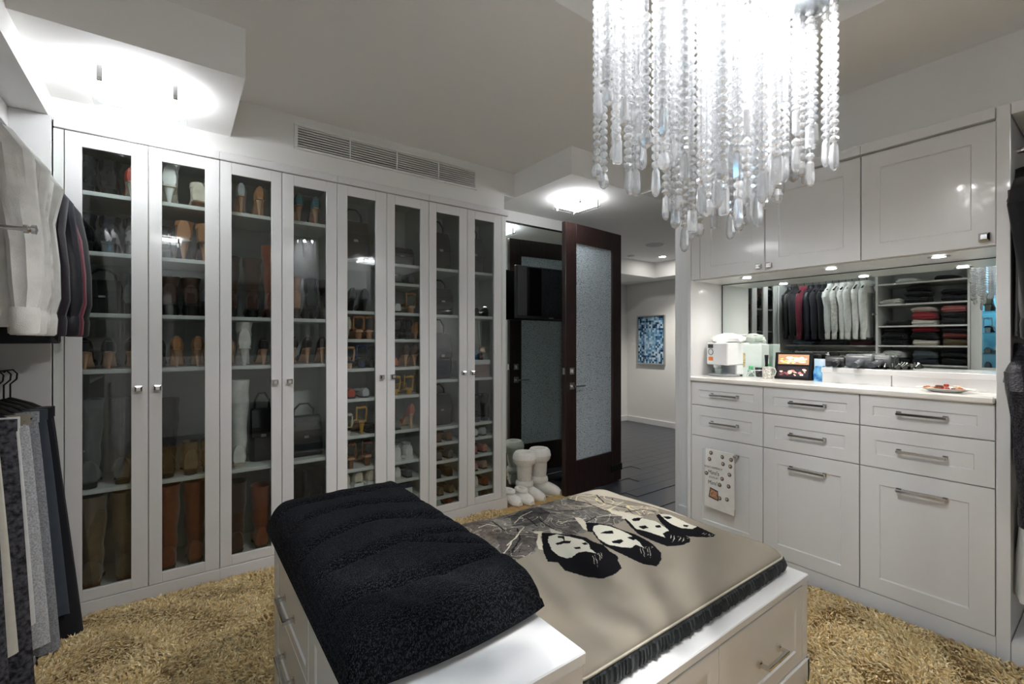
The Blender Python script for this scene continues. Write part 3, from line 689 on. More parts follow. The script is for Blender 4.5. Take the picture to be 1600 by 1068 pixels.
# ================================================================== rug with long pile
RUGC = ['#c9ad76', '#bfa06a', '#d6bf8e', '#a98a55']
rg = thing('shag_rug', 'golden beige shag rug around the drawer island', 'rug', (1.1, 1.0, 0))
part('backing', MB().box(-1.54, .275 - 1.1, -2.2, 1.852, 0, .018).box(1.945 - 1.1, 2.628 - 1.1, -2.2, 1.852, 0, .018).box(.275 - 1.1, 1.945 - 1.1, -2.2, -.272, 0, .018).box(.275 - 1.1, 1.945 - 1.1, .828, 1.852, 0, .018), mat('rug_backing', '#b3955f', 0.95, var=.15, vscale=25, bump=.6, bscale=90), rg)
def pile(n, reg):
    x = rng.uniform(reg[0], reg[1], n); y = rng.uniform(reg[2], reg[3], n)
    keep = ~((x > .275) & (x < 1.945) & (y > .73) & (y < 1.83)); x, y = x[keep], y[keep]; n = len(x)
    clump = np.sin(9 * x + 3 * np.sin(7 * y)) * np.sin(8 * y + 2 * np.sin(6 * x))
    ang = 2.2 * clump + rng.normal(0, .7, n) + 1.2; L = rng.uniform(.026, .055, n); lean = rng.uniform(.3, .95, n)
    w = rng.uniform(.0028, .0058, n); ox, oy = np.cos(ang), np.sin(ang)
    wx, wy = -oy, ox
    z0 = np.full(n, .012)
    p = [np.stack([x - wx * w, y - wy * w, z0], -1), np.stack([x + wx * w, y + wy * w, z0], -1)]
    mx, my, mz = x + ox * L * lean * .45, y + oy * L * lean * .45, z0 + L * .62
    p += [np.stack([mx + wx * w * .8, my + wy * w * .8, mz], -1), np.stack([mx - wx * w * .8, my - wy * w * .8, mz], -1)]
    tx, ty, tz = x + ox * L * lean, y + oy * L * lean, z0 + L * (.95 - .45 * lean)
    p += [np.stack([tx, ty, tz], -1)]
    V = np.stack(p, 1)
    V[..., 0] = np.clip(V[..., 0], -.444, 2.634)
    V[..., 1] = np.clip(V[..., 1], -1.2, 2.852)
    k = np.arange(n) * 5
    quads = np.stack([k, k + 1, k + 2, k + 3], -1).tolist(); tris = np.stack([k + 3, k + 2, k + 4], -1).tolist()
    return (V - np.array([1.1, 1.0, 0])).reshape(-1, 3).tolist(), quads + tris
pv, pf = [], []
for n, reg in ((60000, (-.44, .32, .7, 2.85)), (16000, (.3, 1.95, 1.82, 2.85)), (30000, (1.93, 2.655, .0, 2.4)), (9000, (-.37, 2.655, -1.2, .73))):
    v_, f_ = pile(n, reg); o = len(pv); pv += v_; pf += [tuple(i + o for i in q) for q in f_]
pme = bpy.data.meshes.new('pile'); pme.from_pydata(pv, [], pf); pme.update()
nb = len(pv) // 5; pa = np.array(pv).reshape(nb, 5, 3)
tone = rng.normal(1.0, .14, nb)
cA, cB = np.array(rgb('#cbad74')), np.array(rgb('#ead9ae')); mixk = rng.uniform(0, 1, nb) ** 1.5
bc_ = (cA[None] * (1 - mixk[:, None]) + cB[None] * mixk[:, None]) * np.clip(tone, .45, 1.5)[:, None]
bc_ = np.repeat(bc_, 5, 0); ca = pme.color_attributes.new('print', 'FLOAT_COLOR', 'POINT')
ca.data.foreach_set('color', np.concatenate([bc_, np.ones((len(bc_), 1))], 1).astype(np.float32).ravel())
po = link('pile', pme, attr_mat('rug_pile', .9, sheen=.2), rg); po['kind'] = 'stuff'

# ================================================================== shoes, boots and bags
SHOE_CACHE = {}
LEA = {}
def leather(hexc, gloss=.35, suede=False):
    k = (hexc, gloss, suede)
    if k not in LEA:
        LEA[k] = mat('suede_' + hexc[1:] if suede else 'leather_%s_%d' % (hexc[1:], int(gloss * 100)), hexc, .9 if suede else gloss, var=.15, vscale=18, bump=.15 if suede else .05, bscale=160, sheen=.4 if suede else 0)
    return LEA[k]
def fring(y, wd, zb, zt, n=10):
    h = zt - zb
    prof = [(-.78, 0), (.78, 0), (1.0, .22), (.98, .5), (.8, .8), (.4, 1.0), (-.4, 1.0), (-.8, .8), (-.98, .5), (-1.0, .22)]
    return [(a * wd, y, zb + b * h) for a, b in prof]
def interp(tab, y):
    for (a, va), (b, vb) in zip(tab[:-1], tab[1:]):
        if y <= b:
            t = (y - a) / (b - a); t = t * t * (3 - 2 * t); return va + (vb - va) * t
    return tab[-1][1]
def foot(L, wt, bt, tt, n=12):
    m = MB(); m.loft([fring(y, interp(wt, y / L), interp(bt, y / L), interp(bt, y / L) + interp(tt, y / L)) for y in [L * i / (n - 1) for i in range(n)]]); return m
def heelblock(y0, y1, w0, h, taper, yt=None):
    m = MB(); c = (y0 + y1) / 2; r = (y1 - y0) / 2
    yt = c if yt is None else yt
    rg_ = []
    for t in (1.0, .8, .45, .12, 0.0):
        k = taper + (1 - taper) * t ** 1.4; cc = yt + (c - yt) * t
        rg_.append([(w0 * k * math.cos(a), cc + r * k * math.sin(a), h * t) for a in [2 * math.pi * q / 10 for q in range(10)]])
    m.loft(rg_); return m
def shoe_parts(kind, c, c2, hh, sh):
    key = (kind, c, c2, hh, sh)
    if key in SHOE_CACHE: return SHOE_CACHE[key]
    P = []
    up = leather(c, .12 if kind in ('ankle_boot', 'tall_boot') and c in ('#121214', '#1a1b1f') else .38, suede=(kind == 'tall_boot' and c not in ('#f0efec', '#121214')))
    lo = leather(c2, .5)
    if kind == 'pump':
        L = .2
        bt = [(0, hh), (.22, hh * .93), (.62, .010), (1, .008)]
        P.append(('upper', foot(L, [(0, .016), (.1, .029), (.35, .027), (.7, .037), (.88, .028), (1, .006)], bt, [(0, .066), (.12, .062), (.3, .030), (.55, .024), (.68, .042), (.85, .036), (1, .012)], 14), up, True))
        P.append(('insole', foot(L * .6, [(0, .014), (.2, .024), (.6, .022), (1, .026)], [(0, hh * 1.0 + .048), (.3, hh * .95 + .038), (.6, hh * .55 + .022), (1, hh * .12 + .033)], [(0, .002), (1, .003)], 8), lo, True))
        P.append(('heel', heelblock(.004, .042, .02, hh, .26, .018), lo if c2 != c else up, True))
        P.append(('sole', foot(L * .98, [(0, .014), (.1, .025), (.35, .022), (.7, .034), (.88, .026), (1, .005)], [(0, hh - .006), (.22, hh * .93 - .006), (.62, .003), (1, .001)], [(0, .008), (1, .008)], 10), lo, False))
    elif kind in ('ankle_boot', 'tall_boot'):
        L = .24
        bt = [(0, hh), (.3, hh * .9), (.62, .012), (1, .010)]
        m = foot(L, [(0, .028), (.12, .036), (.4, .034), (.7, .042), (.9, .032), (1, .012)], bt, [(0, .10), (.15, .11), (.34, .10), (.55, .066), (.75, .052), (.92, .038), (1, .02)], 14)
        r = []; zt = sh
        nst = 7 if kind == 'tall_boot' else 5
        for i in range(nst):
            t = i / (nst - 1); z = hh + .05 + (zt - hh - .05) * t
            a = .034 + (.008 * t if kind == 'ankle_boot' else .02 * t ** .8); b = .042 + (.012 * t if kind == 'ankle_boot' else .024 * t ** .8)
            wob = .004 * math.sin(i * 2.1)
            r.append(ell(wob, .052 + .4 * wob, z, a, b, 14))
        r.append(ell(0, .052, zt - .004, a - .004, b - .004, 14)); r.append(ell(0, .052, zt - .09, a - .007, b - .007, 14))
        m.loft(r, cap=(False, True))
        P.append(('upper', m, up, True))
        if hh > .06: P.append(('heel', heelblock(.004, .05, .026, hh, .3 if hh > .08 else .7, .02), up, True))
        else: P.append(('heel', heelblock(.002, .062, .032, max(hh, .012), .92), lo, True))
        P.append(('sole', foot(L, [(0, .028), (.12, .034), (.4, .03), (.7, .042), (.9, .032), (1, .012)], [(0, max(hh - .006, .001)), (.3, max(hh * .9 - .006, .001)), (.62, .001), (1, .001)], [(0, .012), (1, .012)], 9), lo, False))
        if sh < .2 and hh < .06:
            lc = MB()
            for i in range(4): lc.tube([(-.025, .115 + i * -.012, .085 + i * .018), (0, .118 - i * .013, .10 + i * .019), (.025, .115 - i * .012, .085 + i * .018)], .0022, 5)
            P.append(('laces', lc, lo, True))
    elif kind == 'sneaker':
        L = .26
        P.append(('upper', foot(L, [(0, .024), (.12, .036), (.4, .034), (.72, .045), (.92, .034), (1, .014)], [(0, .022), (1, .022)], [(0, .07), (.12, .078), (.3, .066), (.5, .062), (.75, .042), (.92, .034), (1, .016)], 14), up, True))
        P.append(('sole', foot(L * 1.02, [(0, .028), (.12, .039), (.4, .036), (.72, .048), (.92, .037), (1, .016)], [(0, .0), (.5, .0), (1, .006)], [(0, .03), (.5, .026), (1, .022)], 10), lo, True))
        P.append(('collar', MB().loft([ell(0, .055, .092, .026, .046, 14), ell(0, .055, .101, .027, .048, 14), ell(0, .055, .101, .019, .038, 14), ell(0, .055, .07, .016, .034, 14)], cap=(False, True)), mat('shoe_lining', '#b9b9b5', .9, var=.05), True))
        lc = MB()
        for i in range(5): lc.tube([(-.022, .105 + i * .016, .083 - i * .006), (0, .107 + i * .016, .093 - i * .007), (.022, .105 + i * .016, .083 - i * .006)], .003, 5)
        P.append(('laces', lc, mat('white_lace', '#f0f0ee', .8, var=.02), True))
    elif kind == 'flat':
        L = .24
        P.append(('upper', foot(L, [(0, .02), (.12, .033), (.4, .031), (.72, .041), (.92, .03), (1, .010)], [(0, .010), (1, .008)], [(0, .052), (.14, .05), (.34, .026), (.56, .024), (.7, .038), (.9, .03), (1, .012)], 14), up, True))
        P.append(('insole', foot(L * .55, [(0, .014), (.25, .026), (.6, .024), (1, .03)], [(0, .05), (.35, .044), (.6, .036), (1, .034)], [(0, .002), (1, .002)], 7), lo, True))
        P.append(('sole', foot(L * 1.01, [(0, .022), (.12, .035), (.4, .032), (.72, .043), (.92, .031), (1, .010)], [(0, 0), (1, 0)], [(0, .012), (1, .010)], 9), leather('#3a2c24', .6), False))
    elif kind == 'sandal':
        L = .22
        bt = [(0, hh), (.25, hh * .92), (.65, .02), (1, .018)]
        P.append(('footbed', foot(L, [(0, .022), (.15, .032), (.4, .029), (.72, .04), (.92, .03), (1, .012)], [(a, max(b - .016, 0)) for a, b in bt], [(0, .016), (1, .016)], 10), lo, True))
        st = MB()
        for (yy, hgt) in ((.155, .045), (.13, .052), (.175, .04)):
            zb = interp(bt, yy / L)
            st.tube([(-.038, yy, zb), (-.03, yy - .004, zb + hgt * .8), (0, yy - .006, zb + hgt), (.03, yy - .004, zb + hgt * .8), (.038, yy, zb)], .0055, 6)
        zb = interp(bt, .12)
        st.tube([(-.03, .03, zb), (-.032, .02, zb + .06), (-.026, .03, zb + .085), (0, .075, zb + .075), (.026, .03, zb + .085), (.032, .02, zb + .06), (.03, .03, zb)], .0055, 6)
        st.tube([(-.026, .008, zb + .08), (0, -.006, zb + .084), (.026, .008, zb + .08)], .0075, 6)
        P.append(('straps', st, up, True))
        if hh > .02: P.append(('heel', heelblock(.002, .048, .024, hh, .75 if hh < .08 else .35, .02), up, True))
    me = [(n, m.mesh(n, s), mt) for n, m, mt, s in P]
    for n, m, mt in me: m.materials.append(mt)
    SHOE_CACHE[key] = me
    return me
def put_shoe(kind, label, x, y, z, c, c2, hh=.09, sh=.2, rz=0.0, group=None, scale=1.0, cat=None):
    t = thing(kind, label, cat or {'pump': 'shoe', 'flat': 'shoe'}.get(kind, kind.replace('_', ' ').replace('ankle boot', 'boot').replace('tall boot', 'boot')), (x, y, z + .0005), rz, group)
    t.scale = (scale,) * 3
    for n, m, mt in shoe_parts(kind, c, c2, hh, sh): link(n, m, None, t)
    return t
def handbag(label, x, y, z, w_, d_, h_, c, handle=True, rz=0.0, group=None):
    t = thing('handbag', label, 'handbag', (x, y, z + .0005), rz, group)
    lm = leather(c, .45)
    rings = []
    for (k, kd, zz) in ((.96, .9, 0), (1, 1, .02), (1, 1, h_ * .3), (.97, .85, h_ * .7), (.93, .55, h_ * .95), (.9, .4, h_)):
        a, b = w_ / 2 * k, d_ / 2 * kd; r = min(.02, b * .5)
        rings.append([(-a + r, -b, zz), (a - r, -b, zz), (a, -b + r, zz), (a, b - r, zz), (a - r, b, zz), (-a + r, b, zz), (-a, b - r, zz), (-a, -b + r, zz)])
    part('body', MB().loft(rings), lm, t, True)
    part('flap', MB().loft([[(-w_ * .44, -d_ * .5 * kd - .003, zz), (w_ * .44, -d_ * .5 * kd - .003, zz), (w_ * .44, -d_ * .5 * kd - .009, zz), (-w_ * .44, -d_ * .5 * kd - .009, zz)] for kd, zz in ((.97, h_ * .48), (.9, h_ * .66), (.45, h_ * .98))]), lm, t)
    part('clasp', MB().box(-.014, .014, -d_ * .49 - .014, -d_ * .49 - .008, h_ * .47, h_ * .53, .002), NICKEL, t)
    if handle:
        part('strap', MB().tube([(-w_ * .3, 0, h_ * .96), (-w_ * .28, 0, h_ * 1.16), (-w_ * .12, 0, h_ * 1.3), (w_ * .12, 0, h_ * 1.3), (w_ * .28, 0, h_ * 1.16), (w_ * .3, 0, h_ * .96)], .006, 6), lm, t, True)
    return t
def shoe_box(label, x, y, z, w_, d_, h_, c, c2):
    t = thing('shoe_box', label, 'box', (x, y, z + .0005))
    part('body', MB().box(-w_ / 2, w_ / 2, -d_ / 2, d_ / 2, 0, h_ - .03, .002), mat('card_' + c[1:], c, .7, var=.04), t)
    part('lid', MB().box(-w_ / 2 - .004, w_ / 2 + .004, -d_ / 2 - .004, d_ / 2 + .004, h_ - .035, h_, .002), mat('card_' + c2[1:], c2, .7, var=.04), t)
BK, NV, BR, TAN, NUDE, TAU, RUST, WHT, CRM, GRY, SIL = '#121214', '#1b2a44', '#4a3024', '#b5835a', '#d3a888', '#7d6a52', '#8a4526', '#f0efec', '#d9d0bd', '#6f7174', '#c3c6c9'
colc = lambda c: (PANEX[c - 1][0] + PANEX[c - 1][1]) / 2
FRONT = YG + .045
CN = {BK: 'black', NV: 'navy', BR: 'dark brown', TAN: 'tan', NUDE: 'nude', TAU: 'taupe', RUST: 'rust brown', WHT: 'white', CRM: 'cream', GRY: 'grey', SIL: 'silver',
      '#c4503c': 'coral red', '#4f7f86': 'teal', '#c79a3a': 'gold', '#d4623a': 'orange', '#b9705c': 'rose', '#2b3c66': 'blue', '#7a5238': 'brown', '#1a1b1f': 'glossy black', '#c9a49a': 'pink'}
def where(col, z):
    zs = SHZ[col]; i = next((k for k, q in enumerate(zs) if abs(q - z) < .01), None)
    sh = 'bottom' if i is None else ORD[i + 1]
    return '%s shelf from top, %s glass door from hanging clothes' % (sh, ORD[col]) if i is not None else 'bottom board, %s glass door from hanging clothes' % ORD[col]
def S(kind, col, z, xs, c, c2=None, hh=.09, sh=.2, rz=0.0, dy=0.0, nm=None, scale=1.0):
    nmn = nm or {'pump': 'pump', 'ankle_boot': 'ankle boot', 'tall_boot': 'tall boot', 'sneaker': 'sneaker', 'flat': 'flat shoe', 'sandal': 'strappy sandal'}[kind]
    lab = '%s %s, %s' % (CN[c], nmn, where(col, z))
    g = lab if len(xs) > 1 else None
    for i, dx in enumerate(xs):
        put_shoe(kind, lab, colc(col) + dx, FRONT + dy + .01 * (i % 2), z, c, c2 or c, hh, sh, rz + random.uniform(-.06, .06), g, scale)
Z0 = .12
# first door
S('ankle_boot', 1, 2.0, (-.085, .0), '#1a1b1f', BK, .035, .17); S('pump', 1, 2.0, (.085,), '#c4503c', CRM, .08)
S('ankle_boot', 1, 1.72, (-.09, .0, .09), '#1a1b1f', BK, .05, .18)
handbag('black handbag with strap, third shelf from top, first glass door from hanging clothes', colc(1) - .03, 3.03, 1.43, .16, .09, .17, BK)
S('ankle_boot', 1, 1.43, (.085,), GRY, BK, .05, .2)
S('pump', 1, 1.163, (-.085, .0, .085), BK, NUDE, .085)
S('tall_boot', 1, .60, (-.07, .05), GRY, BK, .03, .42)
S('tall_boot', 1, Z0, (-.06, .06), TAU, '#7a5238', .03, .42, scale=1.05)
# second door
S('ankle_boot', 2, 2.0, (-.06,), WHT, CRM, .09, .21); S('ankle_boot', 2, 2.0, (.065,), CRM, '#7a5238', .03, .13)
S('ankle_boot', 2, 1.72, (.0, .09), TAN, BR, .10, .2); S('ankle_boot', 2, 1.72, (-.09,), BK, BK, .04, .16)
S('ankle_boot', 2, 1.43, (-.06, .03), BR, BK, .06, .2); S('pump', 2, 1.43, (.1,), GRY, BK, .08)
S('pump', 2, 1.163, (-.03, .06), TAN, NUDE, .095); S('pump', 2, 1.163, (-.1,), BK, BK, .08)
S('tall_boot', 2, .60, (-.07,), BK, BK, .03, .4); S('ankle_boot', 2, .60, (.03, .112), TAU, BK, .03, .17)
S('tall_boot', 2, Z0, (-.065, .05), RUST, BR, .03, .44)
# third door
S('pump', 3, 2.0, (-.045,), SIL, NUDE, .10); S('pump', 3, 2.0, (.045,), TAN, NUDE, .10)
S('tall_boot', 3, 1.43, (-.095, .01), BR, BK, .05, .36, scale=.92); S('tall_boot', 3, 1.43, (.11,), RUST, BR, .05, .41)
S('ankle_boot', 3, 1.163, (-.03,), WHT, WHT, .10, .24); S('pump', 3, 1.163, (.065,), BK, NUDE, .09); S('pump', 3, 1.163, (-.1,), NUDE, NUDE, .08)
S('tall_boot', 3, .60, (-.055,), WHT, CRM, .025, .48); handbag('black soft handbag beside the white tall boot', colc(3) + .075, 3.06, .60, .13, .11, .30, BK)
S('tall_boot', 3, Z0, (-.065,), BR, BK, .03, .4); S('tall_boot', 3, Z0, (.055,), RUST, BK, .03, .36)
# fourth door
S('pump', 4, 2.0, (-.05, .045), '#4f7f86', NUDE, .10)
S('ankle_boot', 4, 1.43, (-.07,), TAN, BR, .06, .24); S('ankle_boot', 4, 1.43, (.02, .11), BK, BK, .07, .24)
S('pump', 4, 1.163, (-.08, .0, .08), BK, NUDE, .095)
handbag('charcoal slouchy handbag, fourth shelf from top, fourth glass door from hanging clothes', colc(4), 3.03, .60, .2, .13, .24, '#26262a')
S('tall_boot', 4, Z0, (-.06, .06), BK, BK, .03, .4)
# fifth door
handbag('dark brown tall handbag, first shelf from top, fifth glass door from hanging clothes', colc(5), 3.05, 1.81, .2, .13, .27, '#3b322e'); 
S('pump', 5, 1.487, (-.04, .04), GRY, BK, .08); S('sandal', 5, 1.31, (.0, .07), TAN, NUDE, .06); S('pump', 5, 1.31, (-.07,), CRM, CRM, .07)
S('sandal', 5, 1.125, (.02,), '#2b3c66', BK, .06); S('sandal', 5, 1.125, (-.06,), NUDE, BK, .05); S('sandal', 5, 1.125, (.085,), BK, BK, .05)
S('flat', 5, .936, (-.05,), '#c4503c', NUDE); S('flat', 5, .936, (.04,), SIL, NUDE)
S('sandal', 5, .705, (.02,), '#c79a3a', TAN, .09); S('sandal', 5, .705, (-.07,), CRM, BK, .05); S('flat', 5, .705, (.085,), BK, BK)
S('sandal', 5, .497, (-.05, .06), '#7a5238', NUDE, .07)
S('sneaker', 5, .374, (-.085, -.0, .08), CRM, WHT); 
S('flat', 5, Z0, (-.05, .05), BK, BR)
# sixth door
handbag('dark olive crumpled handbag, first shelf from top, sixth glass door from hanging clothes', colc(6), 3.03, 1.81, .2, .14, .13, '#3d3730', False)
S('flat', 6, 1.684, (-.04, .05), GRY, BK, scale=.95); S('sandal', 6, 1.487, (.05,), TAN, NUDE, .05); S('flat', 6, 1.487, (-.05,), WHT, CRM)
S('sandal', 6, 1.31, (-.05, .03), BK, BK, .05); S('pump', 6, 1.31, (.085,), TAN, NUDE, .05)
S('flat', 6, 1.125, (-.07,), '#d4623a', NUDE); S('pump', 6, 1.125, (.01, .08), BR, NUDE, .08)
S('sandal', 6, .936, (-.06, .04), '#c79a3a', '#c79a3a', .04); S('pump', 6, .705, (.05,), '#b9705c', NUDE, .1); S('flat', 6, .705, (-.05,), GRY, BK)
S('sneaker', 6, .497, (-.055, .035), WHT, WHT); S('sneaker', 6, .374, (-.05,), WHT, CRM, nm='low sneaker', scale=.8); S('flat', 6, .374, (.03,), GRY, WHT, scale=.9)
shoe_box('white shoe box with dark lid, last shelf, sixth glass door from hanging clothes', colc(6) - .02, 3.03, .256, .15, .24, .085, WHT, NV)
S('flat', 6, Z0, (-.04, .05), TAN, BR)
# seventh door
handbag('dark brown upright handbag, first shelf from top, seventh glass door from hanging clothes', colc(7), 3.04, 1.81, .18, .14, .28, '#352b2a')
handbag('black slouchy handbag, second shelf from top, seventh glass door from hanging clothes', colc(7) + .01, 3.03, 1.483, .19, .14, .2, '#151519')
handbag('navy tall handbag, third shelf from top, seventh glass door from hanging clothes', colc(7) + .01, 3.04, 1.025, .17, .15, .33, NV)
handbag('dark navy handbag, fourth shelf from top, seventh glass door from hanging clothes', colc(7), 3.03, .692, .19, .15, .22, '#17181f')
S('flat', 7, .582, (-.05, .04), '#7a5238', TAN); S('flat', 7, .454, (-.045, .05), GRY, CRM); S('flat', 7, .329, (-.05,), NV, BK); S('flat', 7, .329, (.04,), BR, TAN)
S('flat', 7, .203, (-.03, .06), TAU, NUDE, scale=.92); S('flat', 7, Z0, (-.05,), SIL, CRM, scale=.9); S('flat', 7, Z0, (.04,), RUST, BR, scale=.9)
# eighth door
handbag('grey tall handbag, first shelf from top, eighth glass door from hanging clothes', colc(8) - .01, 3.04, 1.81, .17, .13, .28, '#6b6c70')
S('flat', 8, 1.483, (-.04, .05), '#1a1b1f', BK); shoe_box('pale pink shoe box, third shelf, eighth glass door from hanging clothes', colc(8), 3.04, 1.025, .16, .26, .13, '#9d8784', '#d9d9d7')
S('flat', 8, 1.025 + .131, (.0,), BK, BK, nm='flat shoe on the shoe box', scale=.8)
S('ankle_boot', 8, .692, (-.03, .055), '#1a1b1f', GRY, .03, .2)
S('flat', 8, .582, (-.05, .03), SIL, GRY); S('flat', 8, .454, (-.055, .04), '#b9705c', NUDE); S('flat', 8, .329, (-.05, .04), '#c9a49a', WHT)
S('sneaker', 8, .203, (-.05,), WHT, CRM, scale=.9); S('flat', 8, .203, (.045,), RUST, BR, scale=.95); S('sneaker', 8, Z0, (-.045,), WHT, WHT, scale=.72); S('flat', 8, Z0, (.04,), BR, BK, scale=.85)

# fluffy white boots and slippers on the floor by the mirror
FLUF = mat('cream_fleece', '#ebe8e1', .95, var=.05, vscale=60, bump=1.0, bscale=140, sheen=.5)
FBOOT = mat('cream_suede_boot', '#dedad2', .9, var=.04, vscale=30, bump=.2, bscale=200)
for i, (x, y, rz) in enumerate(((2.285, 3.03, -2.75), (2.455, 3.05, -2.6))):
    t = thing('fleece_boot', 'tall cream boot with fluffy rolled cuff standing by the wall mirror', 'boot', (x, y, 0.0005), rz, 'fluffy boots by the mirror')
    m = foot(.25, [(0, .036), (.15, .046), (.4, .044), (.72, .052), (.92, .042), (1, .02)], [(0, .016), (1, .016)], [(0, .10), (.2, .12), (.4, .11), (.6, .085), (.85, .065), (1, .035)], 12)
    m.loft([ell(0, .06, z, a, b, 16) for z, a, b in ((.06, .05, .06), (.13, .057, .064), (.16, .052, .06), (.2, .058, .064), (.30, .064, .068))], cap=(True, True))
    part('boot_body', m, FBOOT, t, True)
    part('ankle_roll', MB().loft([ell(0, .06, .125 + .03 * math.sin(a), .056 + .012 * math.cos(a), .064 + .012 * math.cos(a), 18) for a in [2 * math.pi * k / 8 for k in range(9)]], cap=(False, False)), FLUF, t, True)
    part('fleece_cuff', MB().loft([ell(0, .06, .335 + .056 * math.sin(a), .062 + .034 * math.cos(a), .066 + .034 * math.cos(a), 18) for a in [2 * math.pi * k / 10 for k in range(11)]], cap=(False, False)), FLUF, t, True)
    part('sole', foot(.256, [(0, .04), (.15, .049), (.4, .046), (.72, .055), (.92, .044), (1, .02)], [(0, 0), (1, 0)], [(0, .018), (1, .016)], 9), leather('#c9b79f', .7), t, True)
for i, (x, y, rz) in enumerate(((2.115, 3.02, .1), (2.225, 2.985, .0))):
    t = thing('fleece_slipper', 'cream fluffy slipper with tan sole beside the glass cabinet corner', 'slipper', (x, y, .0005), rz + math.pi, 'fluffy slippers on the floor')
    part('slipper_body', foot(.22, [(0, .034), (.15, .048), (.5, .05), (.8, .05), (1, .022)], [(0, .03), (1, .024)], [(0, .07), (.2, .075), (.5, .07), (.8, .06), (1, .03)], 12), FLUF, t, True)
    part('fleece_rim', MB().loft([ell(0, .075, .108 + .018 * math.sin(a), .030 + .018 * math.cos(a), .052 + .018 * math.cos(a), 18) for a in [2 * math.pi * k / 8 for k in range(9)]], cap=(False, False)), FLUF, t, True)
    part('sole', foot(.225, [(0, .036), (.15, .05), (.5, .052), (.8, .052), (1, .024)], [(0, 0), (1, 0)], [(0, .034), (1, .028)], 9), leather('#b08a6e', .8), t, True)

# ================================================================== chandelier
CHX, CHY = 1.0, .579
chd = thing('crystal_chandelier', 'crystal bead chandelier with long strands under chrome drums', 'chandelier', (CHX, CHY, 2.735), world=True)
part('canopy', MB().lathe([(0.0, 2.70), (.24, 2.70), (.25, 2.71), (.25, 2.74), (0.0, 2.74)], 40, (CHX, CHY, 0)), CHROME, chd, True)
rgt = Vector((R3[0], R3[1], 0)); fwd = Vector((F3[0], F3[1], 0))
# drums hung at different heights
drums = []
DR = [(rgt * .172 - fwd * .0, .104, 2.075, 2.17), (rgt * -.145 + fwd * .0, .128, 2.27, 2.36), (rgt * .02 + fwd * .13, .085, 2.33, 2.42), (rgt * .012 - fwd * .13, .06, 2.34, 2.42)]
DRUMM = mat('drum_metal', '#aeb4b8', .25, metal=1.0, var=.02)
for off, r, z0, z1 in DR:
    c = Vector((CHX, CHY, 0)) + off; drums.append((c, r, z0))
    d = part('drum', MB().lathe([(r * .96, z0 + .004), (r, z0), (r, z1), (r * .97, z1), (0.0, z1)], 40, (c.x, c.y, 0), cap=(False, False)), CHROME, chd, True)
    part('drum_plate', MB().lathe([(0.0, z0 + .003), (r * .96, z0 + .003), (r * .96, z0 + .008), (0.0, z0 + .008)], 32, (c.x, c.y, 0)), DRUMM, d)
    part('stem', MB().tube([(c.x, c.y, z1), (c.x, c.y, 2.70)], .008, 10), CHROME, d)
    for k in range(3):
        a = k * 2.1 + .5
        part('bulb', MB().lathe([(0.0, z0 - .006), (.010, z0 - .004), (.010, z0 + .004), (0.0, z0 + .004)], 12, (c.x + r * .5 * math.cos(a), c.y + r * .5 * math.sin(a), 0)), BULBM, d, True)
        l = bpy.data.lights.new('bulb_light', 'SPOT'); l.energy = 7.8; l.spot_size = math.radians(160); l.spot_blend = .5; l.shadow_soft_size = .012; l.color = (1, .98, .97)
        lo = bpy.data.objects.new('bulb_light', l); COL.objects.link(lo); lo.parent = d; lo.location = (c.x + r * .5 * math.cos(a), c.y + r * .5 * math.sin(a), z0 - .012); lo.matrix_parent_inverse = Matrix.Identity(4)
def crystal_mat():
    m = bpy.data.materials.new('crystal'); m.use_nodes = True; nt = m.node_tree; nt.nodes.clear()
    o = nt.nodes.new('ShaderNodeOutputMaterial')
    g = nt.nodes.new('ShaderNodeBsdfGlass'); g.inputs['IOR'].default_value = 1.6; g.inputs['Roughness'].default_value = .02
    gl = nt.nodes.new('ShaderNodeBsdfGlossy'); gl.inputs['Roughness'].default_value = .08
    tr = nt.nodes.new('ShaderNodeBsdfTranslucent'); tr.inputs[0].default_value = (.93, .96, 1, 1)
    df = nt.nodes.new('ShaderNodeBsdfDiffuse'); df.inputs[0].default_value = (.93, .95, .98, 1)
    m1 = nt.nodes.new('ShaderNodeMixShader'); m1.inputs[0].default_value = .4
    m2 = nt.nodes.new('ShaderNodeMixShader'); m2.inputs[0].default_value = .4
    m3 = nt.nodes.new('ShaderNodeMixShader'); m3.inputs[0].default_value = .22
    nt.links.new(tr.outputs[0], m1.inputs[1]); nt.links.new(df.outputs[0], m1.inputs[2])
    nt.links.new(g.outputs[0], m2.inputs[1]); nt.links.new(gl.outputs[0], m2.inputs[2])
    nt.links.new(m2.outputs[0], m3.inputs[1]); nt.links.new(m1.outputs[0], m3.inputs[2]); nt.links.new(m3.outputs[0], o.inputs[0])
    MATS['crystal'] = m; return m
CRY = crystal_mat()
R_B = .0098
def bead_geo(r, n=8):
    prof = [(0.0, -r * .8), (r * .6, -r * .74), (r, -r * .22), (r, r * .22), (r * .6, r * .74), (0.0, r * .8)]
    m = MB().lathe(prof[1:-1], n); return m
bmesh_ = bead_geo(R_B).mesh('crystal_bead'); bmesh_.materials.append(CRY)
octm = MB().loft([[(a * .0075, 0, z), (0, .004, z), (-a * .0075, 0, z), (0, -.004, z)] for a, z in ((1, 0),)] + [[(.0, 0, -.0)] * 4]) if False else None
